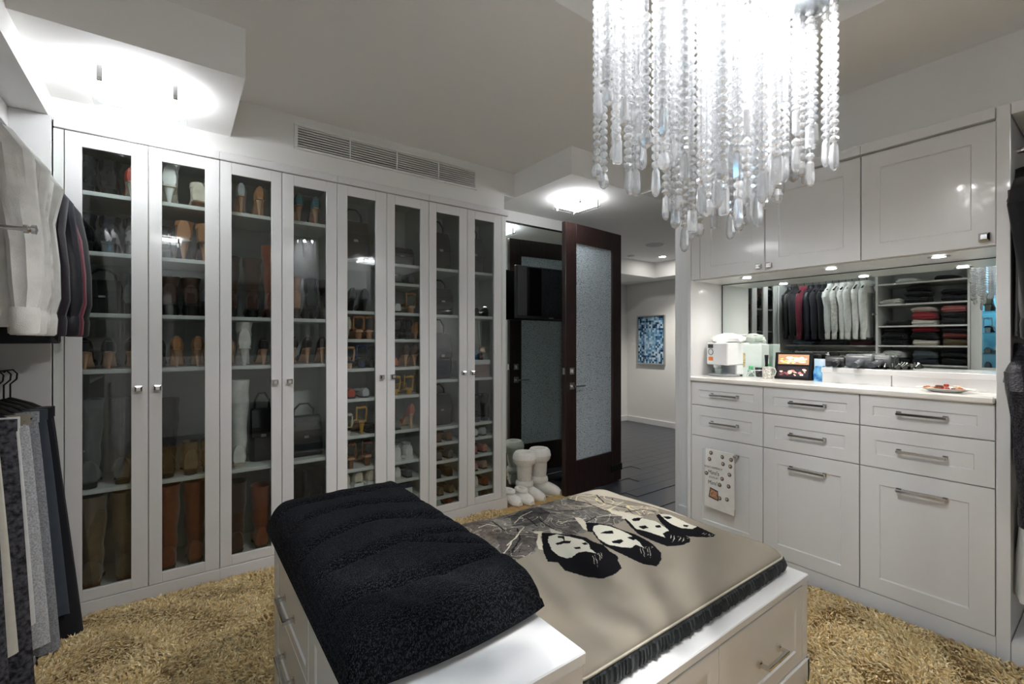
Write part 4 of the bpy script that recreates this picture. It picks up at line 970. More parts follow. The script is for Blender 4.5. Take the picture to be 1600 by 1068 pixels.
def drop_geo(kind):
    if kind == 0: return MB().loft([[(x * s, y * s2, z) for x, y in ((1, 0), (.5, 1), (-.5, 1), (-1, 0), (-.5, -1), (.5, -1))] for s, s2, z in ((.002, .002, 0), (.009, .007, -.012), (.0115, .008, -.05), (.008, .006, -.062), (.003, .003, -.067))])
    if kind == 1: return MB().loft([[(x * s, y * s2, z) for x, y in ((1, 1), (-1, 1), (-1, -1), (1, -1))] for s, s2, z in ((.008, .0035, 0), (.0098, .0048, -.004), (.0098, .0048, -.052), (.008, .0035, -.055))])
    return MB().lathe([(.002, 0), (.009, -.010), (.0135, -.025), (.010, -.038), (.003, -.043)], 8)
drops = [drop_geo(k).mesh('crystal_drop') for k in range(3)]
for d in drops: d.materials.append(CRY)
beads = []; dr_list = []; wires = []
def env_bottom(p):
    u = (p - Vector((CHX, CHY, 0))).dot(rgt)          # across the fixture
    s = max(0.0, 1 - abs(u - .012) / .28)
    return 1.775 - .15 * s ** 1.1
for di, (c, r, z0) in enumerate(drums):
    ringsN = ((.97, 26), (.72, 18), (.5, 12)) if di == 0 else ((.95, 17), (.62, 9), (.25, 3)) if r > .1 else ((.9, 9), (.4, 3))
    for rf, n in ringsN:
        for k in range(n):
            a = 2 * math.pi * (k + random.uniform(-.25, .25)) / n
            if di == 0 and (math.cos(a) * fwd.x + math.sin(a) * fwd.y) < {.97: -.3, .72: .0, .5: .2}[rf]: continue
            p = Vector((c.x + r * rf * math.cos(a), c.y + r * rf * math.sin(a), 0))
            zb = env_bottom(p) + random.choice((random.uniform(-.04, .03), random.uniform(0, .12)))
            z = z0 + .012
            insert = random.uniform(.25, .8) if random.random() < .28 else None
            span = z - zb; zs = []
            while z > zb:
                if insert and (z0 - z) > insert * span:
                    dr_list.append((p, z, 1, a)); z -= .062; insert = None; continue
                zs.append(z - R_B); z -= R_B * 1.9
            for zz in zs: beads.append((p, zz, a))
            dr_list.append((p, z + .004, random.choice((0, 0, 1, 2)), a))
            wires.append((p, z0 + .01, z))
beads.sort(key=lambda b: (b[0].x ** 2 + b[0].y ** 2))
vis = [b for b in beads if b[1] < 1.3 + .76 * math.hypot(b[0].x, b[0].y)]
near = vis[:300]; ns = set(id(b) for b in near)
for p, z, a in near:
    o = link('crystal_bead', bmesh_, None, chd); o.location = (p.x, p.y, z); o.rotation_euler = (0, 0, a)
for p, z, k, a in dr_list:
    o = link('crystal_drop', drops[k], None, chd); o.location = (p.x, p.y, z); o.rotation_euler = (0, 0, a)
geo = bead_geo(R_B); bv = np.array(geo.v); allv = []; allf = []
for b in beads:
    if id(b) in ns: continue
    p, z, a = b; o = len(allv); ca_, sa_ = math.cos(a), math.sin(a)
    allv += [(p.x + x * ca_ - y * sa_, p.y + x * sa_ + y * ca_, z + q) for x, y, q in bv]; allf += [tuple(i + o for i in f) for f in geo.f]
bo = link('crystal_beads', MB().add(allv, allf).mesh('crystal_beads'), CRY, chd); bo['kind'] = 'stuff'
wm = MB()
for p, za, zb in wires: wm.tube([(p.x, p.y, za), (p.x, p.y, zb)], .0008, 3)
part('strand_wires', wm, CHROME, chd)['kind'] = 'stuff'

# ================================================================== closets and hanging clothes
FAB = {}
def fabric(c, kind='cotton'):
    k = (c, kind)
    if k not in FAB:
        if kind == 'lace': FAB[k] = mat('lace_' + c[1:], c, .85, var=.7, vscale=70, col2='#55555e')
        elif kind == 'tweed': FAB[k] = mat('tweed_' + c[1:], c, .9, var=.3, vscale=180, bump=.4, bscale=300)
        elif kind == 'sequin': FAB[k] = mat('sequin_' + c[1:], c, .35, metal=.3, var=.6, vscale=140, bump=1.0, bscale=160, col2='#3c3c45')
        elif kind == 'puffer': FAB[k] = mat('nylon_' + c[1:], c, .4, var=.2, vscale=30, bump=.3, bscale=60)
        else: FAB[k] = mat('cotton_' + c[1:], c, .92, var=.06, vscale=25, bump=.25, bscale=350, sheen=.2)
    return FAB[k]
def hanger(z_rod, x, y, rz, label, group, c=BLACKP, hw=.2):
    t = thing('clothes_hanger', label, 'hanger', (x, y, z_rod - .13), rz, group)
    part('hook', MB().tube([(0, 0, .02), (0, 0, .085), (.018, 0, .105), (.02, 0, .128), (.008, 0, .144), (-.012, 0, .142), (-.02, 0, .13)], .003, 6), CHROME if c is not BLACKP else BLACKP, t, True)
    part('shoulder_bar', MB().tube([(-hw, 0, -.045), (-hw * .5, 0, -.005), (0, 0, .022), (hw * .5, 0, -.005), (hw, 0, -.045)], .0105, 8), c, t, True)
    return t
def jacket_geo(L, hw, th, seed, hood=False, puffy=False):
    r = random.Random(seed); ph = r.uniform(0, 6)
    body = MB(); rings = []
    prof = [(0.0, .055, .04), (-.02, .085, .045), (-.05, .14, .05), (-.085, .185, .055), (-.13, .20, .06)]
    nz = 14
    for i in range(nz): 
        t = (i + 1) / nz; z = -.13 - (L - .13) * t
        prof.append((z, hw * (.92 + .10 * t), th * (.8 + .35 * t)))
    prof.append((-L - .004, hw * .98, th * 1.0)); prof.append((-L + .02, hw * .94, th * .85))
    for z, a, b in prof:
        rip = .16 * min(1, max(0, (-z - .1) / .4))
        if puffy: b = b * (1 + .16 * abs(math.sin(z * 38)))
        ring = []
        for k in range(28):
            q = 2 * math.pi * k / 28; ca, sa = math.cos(q), math.sin(q)
            fold = 1 + rip * math.sin(5 * q + ph + 1.2 * math.sin(z * 7)) + .5 * rip * math.sin(9 * q - ph + z * 11)
            ring.append((a * math.copysign(abs(ca) ** .8, ca), b * fold * math.copysign(abs(sa) ** .9, sa), z))
        rings.append(ring)
    body.loft(rings, cap=(True, True))
    slv = []
    for sg in (-1, 1):
        m = MB(); pts = [(sg * .165, 0, -.085), (sg * .205, -.012, -.15), (sg * (hw + .012), -.022, -.28), (sg * (hw + .03), -.03, -.42), (sg * (hw + .035), -.035, -.54), (sg * (hw + .03), -.03, -.62)]
        rad = [.05, .058, .056, .050, .047, .031]
        ring = []
        for i, (p, q) in enumerate(zip(pts, rad)):
            n = 14
            ring.append([(p[0] + q * .78 * math.cos(2 * math.pi * k / n), p[1] + q * .66 * (1.0 + .2 * math.sin(3 * k + ph + i)) * math.sin(2 * math.pi * k / n), p[2] + .12 * q * math.cos(2 * math.pi * k / n) * -sg) for k in range(n)])
        m.loft(ring); 
        cuff = MB().loft([ell(pts[-1][0], pts[-1][1], z, a, a * .85, 14) for z, a in ((-.60, .030), (-.62, .033), (-.672, .030), (-.678, .024))])
        slv.append((m, cuff))
    neck = MB()
    if hood:
        neck.loft([ell(0, .0 + dy, z, a, b, 16) for z, a, b, dy in ((-.05, .13, .05, -.01), (-.02, .12, .065, -.012), (.012, .10, .062, 0), (.025, .07, .045, .01), (0.0, .05, .03, .01))], cap=(False, True))
    else:
        neck.loft([ell(0, 0, z, a, b, 16) for z, a, b in ((-.03, .1, .05), (.0, .072, .046), (.022, .07, .045), (.024, .058, .034), (-.01, .05, .03))], cap=(False, True))
    hem = MB().loft([[(p[0] * k, p[1] * k, z) for p in rings[-3]] for k, z in ((1.0, -L + .05), (1.012, -L + .04), (.985, -L - .006), (.93, -L - .006))], cap=(False, False))
    return body, slv, neck, hem
JC = {}
def jacket(label, x, y, zr, c, L=.66, hw=.21, th=.036, kind='cotton', hood=False, rz=0.0, seed=0, group=None, c2=None, full=True, name='jacket', cat='jacket'):
    t = thing(name, label, cat, (x, y, zr - .09), rz, group)
    key = (c, L, hw, th, kind, hood, seed, c2)
    if key not in JC:
        b, sl, nk, hm = jacket_geo(L, hw, th, seed, hood, kind == 'puffer')
        m1 = fabric(c, kind); m2 = fabric(c2 or c, kind if not c2 else 'cotton'); ms = []
        for n, g, mm in (('body', b, m1), ('neckline', nk, m2), ('hem_band', hm, m1)):
            me = g.mesh(n, True); me.materials.append(mm); ms.append((n, me, None))
        for g, cf in sl:
            me = g.mesh('sleeve', True); me.materials.append(m1); mc = cf.mesh('cuff', True); mc.materials.append(m2); ms.append(('sleeve', me, mc))
        JC[key] = ms
    for n, me, sub in JC[key]:
        o = link(n, me, None, t)
        if sub: link('cuff', sub, None, o)
    return t
def trouser(label, x, y, zr, c, L=.9, w0=.15, w1=.22, th=.024, kind='cotton', rz=0.0, seed=0, group=None, band=None, name='trousers', cat='trousers', legs=True):
    t = thing(name, label, cat, (x, y, zr - .135), rz, group)
    r = random.Random(seed); ph = r.uniform(0, 6)
    rings = []
    for i in range(14):
        s = i / 13; z = -.035 - (L - .035) * s; a = w0 + (w1 - w0) * s ** .9; b = th * (.9 + .5 * s)
        ring = []
        for k in range(30):
            q = 2 * math.pi * k / 30; ca, sa = math.cos(q), math.sin(q)
            notch = (1 - .75 * math.exp(-(ca / .16) ** 2) * min(1, max(0, (s - .3) / .3))) if legs else 1
            f = 1 + (.2 * s + .05) * math.sin(5 * q + ph + 2 * s) + .12 * s * math.sin(11 * q - ph)
            ring.append((a * ca, b * f * notch * math.copysign(abs(sa) ** .8, sa), z + .006 * math.sin(3 * q + ph) * s))
        rings.append(ring)
    part('fabric_panel', MB().loft(rings), fabric(c, kind), t, True)
    part('waistband', MB().loft([ell(0, 0, z, w0 * 1.0 + .004, th * .95, 24) for z in (-.04, -.036, .0, .004)]), fabric(band or c, 'cotton' if band else kind), t, True)
    return t
XROD = -.585
oc = thing('open_closet', 'white open hanging closet beside the glass cabinets', 'closet', (-.73, 2.3, 0), world=True)
BACKP = INNER
part('back_panel', MB().box(-1.018, -1.0, 1.785, 2.86, 0, 2.297), BACKP, oc)
part('end_panel', MB().box(-1.0, -.449, 2.838, 2.858, 0, 2.297, .001), LACQ, oc)
dv = part('divider_panel', MB().box(-1.0, -.45, 1.765, 1.785, 0, 2.297, .001), LACQ, oc)
part('valet_rod', MB().tube([(-.46, 1.775, 1.602), (-.325, 1.775, 1.602)], .006, 10).lathe([(.0, 0), (.012, .002), (.012, .010), (.008, .014), (.013, .018), (.013, .026), (.0, .03)], 14, mp=lambda a, b, c: (-.335 + c, 1.775 + a, 1.602 + b)), CHROME, dv, True)
part('top_valance', MB().box(-.60, -.58, 1.785, 2.838, 2.21, 2.296, .001), LACQ, oc)
part('mid_shelf', MB().box(-1.0, -.64, 1.785, 2.838, 1.225, 1.245, .001), LACQ, oc)
for z in (2.10, 1.165): part('rod', MB().tube([(XROD, 1.786, z), (XROD, 2.837, z)], .013, 12), CHROME, oc, True)
part('plinth', MB().box(-.47, -.45, 1.785, 2.838, 0, .06), LACQ, oc)
W1, W2, MAR, NAVY, PLUM = '#e9e9e7', '#dfe0de', '#6d1f33', '#1c2030', '#33262c'
UPR = [(2.74, '#17171a', 'puffer', .62, .20, False, 'black leather jacket hanging against the white closet end panel', 'jacket'),
       (2.675, '#17191f', 'cotton', .60, .218, False, 'black bomber jacket hanging between the leather jacket and the maroon hoodie', 'jacket'),
       (2.585, MAR, 'cotton', .66, .228, True, 'maroon hooded sweatshirt hanging among the dark jackets', 'sweatshirt'),
       (2.485, '#1b1d29', 'puffer', .70, .208, False, 'dark navy quilted jacket hanging next to the maroon sweatshirt', 'jacket'),
       (2.41, '#2a2732', 'cotton', .64, .185, False, 'charcoal jacket hanging next to the white tops', 'jacket'),
       (2.335, '#191a20', 'cotton', .60, .185, False, 'plain black jacket hanging behind the white tops', 'jacket'),
       (2.265, W2, 'cotton', .55, .172, False, 'white cropped top, first white one after the dark jackets', 'top'),
       (2.195, '#dcdcd8', 'puffer', .58, .182, False, 'white nylon windbreaker with gathered hem among the white tops', 'jacket'),
       (2.12, W1, 'cotton', .62, .176, True, 'white hooded sweatshirt, third white top after the dark jackets', 'sweatshirt'),
       (2.055, W2, 'cotton', .60, .182, False, 'white jersey top, fourth white top after the dark jackets', 'top'),
       (1.985, W1, 'cotton', .63, .195, False, 'white sweatshirt, second white top from the shelf divider', 'sweatshirt'),
       (1.905, '#e2e3e1', 'cotton', .65, .205, True, 'white fleece hoodie hanging next to the valet rod', 'sweatshirt')]
for i, (y, c, kd, L, hw, hd, lb, ct) in enumerate(UPR):
    jacket(lb, XROD + .012 * math.sin(i * 2.3), y, 2.085, c, L, hw, .029, kd, hd, rz=random.uniform(-.07, .07), seed=i, name={'jacket': 'jacket', 'shirt': 'shirt', 'sweatshirt': 'sweatshirt', 'top': 'long_sleeve_top'}[ct], cat=ct)
    hanger(2.10, XROD, y, 0, 'black hanger carrying the ' + ' '.join(lb.split(' hanging')[0].split(',')[0].split(' with')[0].split(' among')[0].split()[:6]) + (' (%s)' % 'upper rod' if False else ''), None, BLACKP, .17)
LWR = [(2.76, PLUM, 'cotton', .86, .13, .20, None, 'dark plum trousers hanging against the closet end panel'), (2.71, '#12151c', 'cotton', 1.0, .14, .24, None, 'long black-navy trousers hanging next to the plum trousers'),
       (2.65, '#39414d', 'cotton', .86, .14, .21, None, 'slate grey trousers hanging behind the pale tweed trousers'), (2.585, '#8d9097', 'tweed', .96, .135, .20, None, 'pale grey tweed trousers on the lower rod'),
       (2.52, '#b7babf', 'tweed', .90, .13, .19, '#8a8577', 'off-white tweed trousers with a beige waistband'), (2.45, '#dcdedf', 'cotton', .78, .125, .17, None, 'plain white trousers hanging on the lower rod'),
       (2.375, '#2d2d33', 'lace', 1.0, .14, .19, None, 'grey and black lace skirt on the lower rod'), (2.29, '#cbc8bd', 'cotton', .80, .12, .17, '#17171a', 'beige trousers with black waistband on the lower rod'),
       (2.2, '#15171d', 'lace', .98, .135, .18, '#d5d9da', 'black lace skirt with white tag at its waist'), (2.11, '#11131a', 'sequin', .99, .14, .18, None, 'dark sequinned trousers on the lower rod'),
       (2.02, '#d9dcdd', 'cotton', .97, .13, .16, None, 'white long trousers, second from the shelf divider'), (1.93, '#131a26', 'cotton', .98, .13, .15, None, 'midnight blue trousers next to the shelf divider')]
for i, (y, c, kd, L, a, b, bd, lb) in enumerate(LWR):
    trouser(lb, XROD + .028 - .008 * i, y, 1.15, c, L, a, b, .022, kd, rz=random.uniform(-.08, .08), seed=40 + i, band=bd, name='skirt' if 'skirt' in lb else 'trousers', cat='skirt' if 'skirt' in lb else 'trousers', legs='skirt' not in lb)
    hanger(1.165, XROD + .028 - .008 * i, y, 0, 'black hanger carrying the ' + ' '.join(lb.split(' hanging')[0].split(' on the')[0].split(' with')[0].split(' next')[0].split(',')[0].split()), None, BLACKP, .12)
# folded piece on the middle shelf
def folded(label, x, y, z, wx, wy, h, c, rz=0.0, kind='cotton', seed=0, name='folded_sweater', cat='sweater', group=None):
    r = random.Random(seed); rings = []
    for s in (0, .12, .35, .65, .88, 1.0):
        zz = h * s; k = 1 - .10 * (2 * s - 1) ** 2 - r.uniform(0, .03)
        ring = []
        for q in range(24):
            a = 2 * math.pi * q / 24; ca, sa = math.cos(a), math.sin(a)
            ring.append((wx / 2 * k * math.copysign(abs(ca) ** .45, ca), wy / 2 * k * math.copysign(abs(sa) ** .45, sa), zz + (h * .16 * math.sin(2 * a + seed) * s)))
        rings.append(ring)
    m = MB().loft(rings)
    t = thing(name, label, cat, (x, y, z + .0005), rz, group)
    part('folded_body', m, fabric(c, kind), t, True)
    part('fold_edge', MB().tube([(wx * .49, -wy * .42, h * .5), (wx * .505, 0, h * .52), (wx * .49, wy * .42, h * .5)], h * .22, 8), fabric(c, kind), t, True)
    return t
folded('grey folded sweater on the closet middle shelf', -.82, 2.3, 1.245, .26, .30, .06, '#6b6c74', seed=3); folded('dusty red folded sweater on the closet middle shelf', -.82, 2.0, 1.245, .26, .26, .05, '#7b4a50', seed=5)
folded('pale blue folded jeans on the closet middle shelf', -.82, 2.65, 1.245, .26, .26, .06, '#8ea6bd', seed=6, name='folded_jeans', cat='jeans')

# shelf unit with folded clothes (seen in the wide mirror)
su = thing('shelf_unit', 'white open shelf unit stacked with folded clothes', 'shelf unit', (-.73, 1.39, 0), world=True)
part('side_panel', MB().box(-1.0, -.45, 1.0, 1.02, 0, 2.297), LACQ, su)
part('back_panel', MB().box(-1.018, -1.0, 1.0, 1.764, 0, 2.297), INNER, su)
SZ = [2.19, 1.95, 1.715, 1.47, 1.248, 1.04, .78, .5, .1]
for z in SZ: part('shelf', MB().box(-1.0, -.455, 1.021, 1.763, z - .018, z, .001), LACQ, su)
stacks = [(1.95, 1.52, ['#d9dad6']), (1.95, 1.2, ['#16161b']), (1.715, 1.66, ['#d7d6d0']), (1.715, 1.44, ['#16171d', '#1c1c22', '#131318']), (1.715, 1.14, ['#1a1c24', '#15151b']),
          (1.47, 1.62, ['#16161b']), (1.47, 1.38, ['#dedad2', '#a3343a', '#d6c9c4']), (1.47, 1.13, ['#26262d', '#1b1b20', '#b06a68']),
          (1.248, 1.64, ['#131419', '#15161b', '#17181e']), (1.248, 1.38, ['#d9d4c6', '#17181d', '#a3172b']), (1.248, 1.13, ['#5b4a33', '#7b3a34', '#231c26']),
          (1.04, 1.64, ['#15161b', '#c9cbc8']), (1.04, 1.38, ['#2b3140', '#5b646e']), (1.04, 1.13, ['#15161c', '#191a20', '#1d1e26']), (.78, 1.39, ['#26262b', '#d0d0cc'])]
cw = {'#d9dad6': 'off-white', '#16161b': 'black', '#d7d6d0': 'cream', '#16171d': 'black', '#1c1c22': 'charcoal', '#131318': 'jet black', '#1a1c24': 'dark navy', '#15151b': 'black', '#dedad2': 'ivory', '#a3343a': 'red', '#d6c9c4': 'pale pink',
      '#26262d': 'dark grey', '#1b1b20': 'black', '#b06a68': 'dusty rose', '#131419': 'black', '#15161b': 'black', '#17181e': 'black', '#d9d4c6': 'cream', '#17181d': 'black', '#a3172b': 'bright red', '#5b4a33': 'olive', '#7b3a34': 'brick red', '#231c26': 'aubergine',
      '#c9cbc8': 'light grey', '#2b3140': 'navy', '#5b646e': 'slate', '#15161c': 'black', '#191a20': 'charcoal', '#1d1e26': 'midnight', '#26262b': 'charcoal', '#d0d0cc': 'white'}
posn = {0: 'by the valet rod', 1: 'mid shelf', 2: 'by the blue display'}
for (z, y, cs) in stacks:
    zz = z; sn = ORD[SZ.index(z) + 1]; pn = 'by the valet rod' if y > 1.5 else 'by the blue display' if y < 1.25 else 'in mid shelf'
    for i, c in enumerate(cs):
        h = .045 + .012 * ((i * 7 + int(y * 10)) % 3)
        lv = '' if len(cs) == 1 else (', lowest of stack' if i == 0 else ', topmost of stack' if i == len(cs) - 1 else ', middle of stack')
        folded('%s folded sweater, %s shelf from top %s%s' % (cw[c], sn, pn, lv), -.66, y, zz, .30, .22, h, c, rz=random.uniform(-.1, .1), seed=int(y * 100) + i)
        zz += h * 1.17 + .002

# blue lit display cabinet
dc = thing('display_cabinet', 'narrow glass display cabinet with blue lit back', 'display cabinet', (-.73, .78, 0), world=True)
part('carcass', MB().box(-1.0, -.47, .56, .58, 0, 2.297).box(-1.0, -.47, .978, .998, 0, 2.297).box(-1.0, -.47, .58, .978, 2.18, 2.297).box(-1.0, -.47, .58, .978, 0, .95), LACQ, dc)
part('back_panel', MB().box(-1.0, -.985, .58, .978, .95, 2.18), INNER, dc)
fd = MB()
for q in ((.562, .62), (.915, .996)): fd.box(-.47, -.45, q[0], q[1], .95, 2.18, .001)
fd.box(-.47, -.45, .62, .915, .95, 1.03).box(-.47, -.45, .62, .915, 2.10, 2.18)
dd_ = part('door', fd, LACQ, dc); part('pane', MB().box(-.462, -.458, .618, .917, 1.028, 2.102), PANE, dd_)
l = bpy.data.lights.new('display_light_offscreen', 'POINT'); l.energy = 5; l.color = (.3, .68, 1); l.shadow_soft_size = .05
lo = bpy.data.objects.new('display_light_offscreen', l); COL.objects.link(lo); lo.parent = dc; lo.matrix_parent_inverse = Matrix.Translation(dc.location).inverted(); lo.location = (-.72, .78, 2.13)
part('light_bar_offscreen', MB().box(-.75, -.69, .66, .9, 2.165, 2.18), BLUEG, dc)
GSH = thin_glass('shelf_glass', (.8, .93, .95), 1.2)
for z in (1.85, 1.6, 1.38, 1.17): part('glass_shelf', MB().box(-.98, -.48, .582, .976, z - .008, z), GSH, dc)
for z, dsc, c, kind in ((1.6, 'taupe ankle boot', TAU, 'ankle_boot'), (1.38, 'silver sandal', SIL, 'sandal'), (1.17, 'grey flat shoe', GRY, 'flat'), (.952, 'dark blue pump', '#2b3c66', 'pump')):
    for y in (.80, .89):
        put_shoe(kind, '%s on a glass shelf of the blue display cabinet' % dsc, -.55, y, z, c, BK, .07, .18, rz=math.pi / 2, group='%s pair in display' % dsc)
wd = thing('wardrobe', 'plain tall white wardrobe next to the blue display cabinet', 'wardrobe', (-.73, -.35, 0), world=True)
part('carcass', MB().box(-1.0, -.47, -1.24, .556, 0, 2.297), LACQ, wd)
for k in range(4):
    y0 = -1.235 + k * .448
    d = part('door', shaker(MB(), lambda u, v, n: (-.47 + n, u, v), y0, y0 + .444, .1, 2.28, .02, .07, .007), LACQ, wd)
    part('knob', crystal_knob(lambda u, v, n: (-.45 + n, u, v), y0 + (.41 if k % 2 == 0 else .034), 1.07, 0), CHROME, d)

# rear closet (seen as reflections in the glass doors)
rc = thing('rear_closet', 'white open closet with one long rod facing the glass cabinets', 'closet', (1.1, -2.250, 0), world=True)
part('back_panel', MB().box(-1.0, 2.66, -2.598, -2.580, 0, 2.3), INNER, rc)
part('header', MB().box(-1.0, 2.66, -1.990, -1.960, 2.16, 2.6), LACQ, rc)
for x in (-1.0, .35, 1.35, 2.64): part('divider_panel', MB().box(x, x + .02, -2.580, -1.960, 0, 2.16), LACQ, rc)
for xa, xb in ((-.98, .35), (.37, 1.35), (1.37, 2.64)):
    part('rod', MB().tube([(xa, -2.260, 2.06), (xb, -2.260, 2.06)], .013, 10), CHROME, rc, True)
    part('drawer_block', MB().box(xa, xb, -2.580, -1.980, 0, 1.08), LACQ, rc)
    part('drawer', shaker(MB(), lambda u, v, n: (u, -1.980 + n, v), xa + .01, xb - .01, .1, .53, .02, .06, .007), LACQ, rc)
    part('drawer', shaker(MB(), lambda u, v, n: (u, -1.980 + n, v), xa + .01, xb - .01, .54, 1.06, .02, .06, .007), LACQ, rc)
rcc = [('#e4e4e1', 'white'), ('#d2d3d3', 'pale grey'), ('#17181c', 'black'), ('#33262c', 'plum'), ('#4a4b52', 'grey'), ('#1c2030', 'navy')]
ni = 0
for sec, (xa, xb) in enumerate(((-.42, .26), (.46, 1.26), (1.47, 2.54))):
    n = int((xb - xa) / .125)
    for k in range(n):
        c, cn = rcc[(0 if (k < n * .5 and sec != 1) else 2 + (k * 5 + sec) % 4) if k % 5 else 1]
        jacket('%s shirt hanging in the %s section of the rear closet' % (cn, ORD[sec + 1]), xa + k * (xb - xa) / n + .04, -2.260, 2.045, c, .8, .2, .03, 'cotton', False, rz=math.pi / 2 + random.uniform(-.08, .08), seed=200 + (ni % 3), name='shirt', cat='shirt', group='%s shirts, %s rear section' % (cn, ORD[sec + 1]))
        hanger(2.06, xa + k * (xb - xa) / n + .04, -2.260, math.pi / 2, 'black hanger under a %s shirt in the %s rear section' % (cn, ORD[sec + 1]), 'hangers, %s shirts, %s rear section' % (cn, ORD[sec + 1]), BLACKP, .15)
        ni += 1

# open closet next to the drawer cabinets
rcl = thing('open_closet', 'white open closet with dark clothes next to the drawer cabinets', 'closet', (2.86, -.4, 0), world=True)
part('bottom_board', MB().box(XR, 3.05, -1.24, .292, .0, .1), LACQ, rcl)
part('header', MB().box(XR, 3.05, -1.24, .292, 2.2, 2.246, .001), LACQ, rcl)
part('side_panel', MB().box(XR, 3.05, -1.255, -1.24, 0, 2.246), LACQ, rcl)
for z in (2.09, 1.37, .775): part('rod', MB().tube([(2.83, .291, z), (2.83, -1.24, z)], .012, 10), CHROME, rcl, True)
for i, (y, c, kd, lb) in enumerate(((.258, '#0e1016', 'cotton', 'black blouse on the top rod against the white gable panel'), (.14, '#131722', 'cotton', 'dark blue blouse, second on the top rod from the gable panel'), (.05, '#0d0d10', 'cotton', 'black jacket, third on the top rod from the gable panel'), (-.06, '#25252b', 'cotton', 'charcoal jacket, fourth on the top rod from the gable panel'))):
    jacket(lb, 2.84, y, 2.075, c, .66, .16, .026, kd, False, rz=.06 * (i % 3 - 1), seed=300 + i, name='blouse' if 'blouse' in lb else 'jacket', cat='blouse' if 'blouse' in lb else 'jacket')
    hanger(2.09, 2.83, y, 0, 'black hanger carrying the ' + ' '.join(lb.split(' on the')[0].split(',')[0].split()) + ' beside the drawer cabinets', None, BLACKP, .13)
for i, (y, c, kd, lb) in enumerate(((.252, '#0b0b0e', 'sequin', 'black sequinned top hanging on the middle rod of the dark clothes closet'), (.12, '#101014', 'cotton', 'plain black top behind the sequinned one on the middle rod'), (.02, '#1b1b22', 'cotton', 'dark grey top, third on the middle rod'))):
    jacket(lb, 2.82 - .03 * (i == 0), y, 1.355, c, .44, .155, .026, kd, False, rz=-.10 if i == 0 else .05, seed=320 + i, name='sleeved_top', cat='top')
    hanger(1.37, 2.83, y, 0, 'black hanger carrying the ' + ' '.join(lb.split(' hanging')[0].split(' behind')[0].split(',')[0].split()), None, BLACKP, .12)
for i, (y, c, lb) in enumerate(((.255, '#dcdcd6', 'cream knit shorts hanging on the lowest rod'), (.1, '#141824', 'dark navy shorts hanging on the lowest rod'), (.0, '#d5dade', 'pale grey shorts hanging on the lowest rod'))):
    trouser(lb, 2.85, y, .76, c, .36, .13, .16, .03, 'cotton', seed=340 + i, name='shorts', cat='shorts')
    hanger(.775, 2.83, y, 0, 'black hanger carrying the ' + lb.split(' hanging')[0], None, BLACKP, .11)

# ================================================================== wall-mounted screen
tv = thing('wall_television', 'black flat television on an arm in front of the tall mirror', 'television', (2.64, 3.04, 1.48), world=True)
part('casing', MB().box(2.266, 3.03, 3.03, 3.062, 1.487, 1.930, .004), BLACKP, tv)
part('screen', MB().box(2.278, 3.018, 3.027, 3.031, 1.512, 1.918), BLACKG, tv)
part('logo', MB().box(2.62, 2.67, 3.0265, 3.0275, 1.494, 1.499), NICKEL, tv)
part('arm', MB().box(2.58, 2.70, 3.062, 3.075, 1.62, 1.80).box(2.62, 2.66, 3.07, 3.165, 1.68, 1.74).box(2.56, 2.72, 3.16, 3.178, 1.6, 1.82), DARKMET, tv)

# ================================================================== things on the counter
ZT = 1.0725
cmach = thing('coffee_machine', 'white boxy coffee machine with orange sticker and grey cup', 'coffee machine', (2.89, 1.578, ZT), math.radians(-14))
# local: front faces -x, width along y
part('body', MB().box(-.085, .11, -.085, .085, .072, .215, .006).box(.0, .11, -.085, .085, .012, .072, .003), WHITEP, cmach)
part('dispenser_recess', MB().loft([[(x, y, z) for y in (-.083, .083) for x, z in (())] or [(-.0, -.08, .014), (-.0, .08, .014), (-.0, .08, .072), (-.0, -.08, .072)], [(-.01, -.08, .014), (-.01, .08, .014), (-.01, .08, .072), (-.01, -.08, .072)]]), GREYP, cmach)
part('drip_tray', MB().lathe([(.09, 0), (.098, .004), (.098, .01), (.085, .014), (0.001, .014)], 28, mp=lambda a, b, c: (a * .95 - .02, b, c)), GREYP, cmach, True)
part('spout', MB().lathe([(.02, .05), (.024, .06), (.024, .074)], 16, (-.045, .03, 0)), WHITEP, cmach, True)
part('display', MB().box(-.0868, -.0845, .028, .068, .18, .205, .0004), BLACKG, cmach)
part('dial_ring', MB().lathe([(.018, 0), (.0205, 0), (.0205, .003), (.018, .003)], 24, mp=lambda a, b, c: (-.085 - c, .046 + a, .155 + b), cap=(False, False)), BLACKP, cmach, True)
part('sticker', MB().box(-.0862, -.0846, .028, .066, .098, .122, .0003), mat('orange_sticker', '#ee8330', .6, var=.05), cmach)
solid('plastic_cup', 'small clear grey cup on the coffee machine tray', 'cup', MB().lathe([(.018, 0), (.022, .034), (.0205, .034), (.017, .003)], 18, cap=(True, True)), mat('frosted_cup', '#b9c6c0', .4, trans=.4), (2.89 - .06, 1.578 + .02, ZT + .0145), smooth=True)
wb = MB()
r_ = random.Random(4); rings = []
for i, (s, z) in enumerate(((.9, 0), (1.05, .012), (1.0, .03), (.75, .045), (.35, .055))):
    rings.append([(.055 * s * math.cos(a) * (1 + .18 * math.sin(3 * a + i)), .1 * s * math.sin(a) * (1 + .12 * math.sin(5 * a + i)), z + .006 * math.sin(4 * a + i)) for a in [2 * math.pi * k / 22 for k in range(22)]])
wb.loft(rings)
solid('plastic_bag', 'crumpled white plastic bag on top of the coffee machine', 'bag', wb, mat('white_film', '#f2f1ef', .35, var=.04, bump=.5, bscale=40), (2.895, 1.57, ZT + .2165), .2, smooth=True)
bk = thing('tumbler', 'clear round tumbler lying beside the plastic bag on the coffee machine', 'tumbler', (2.93, 1.50, ZT + .216))
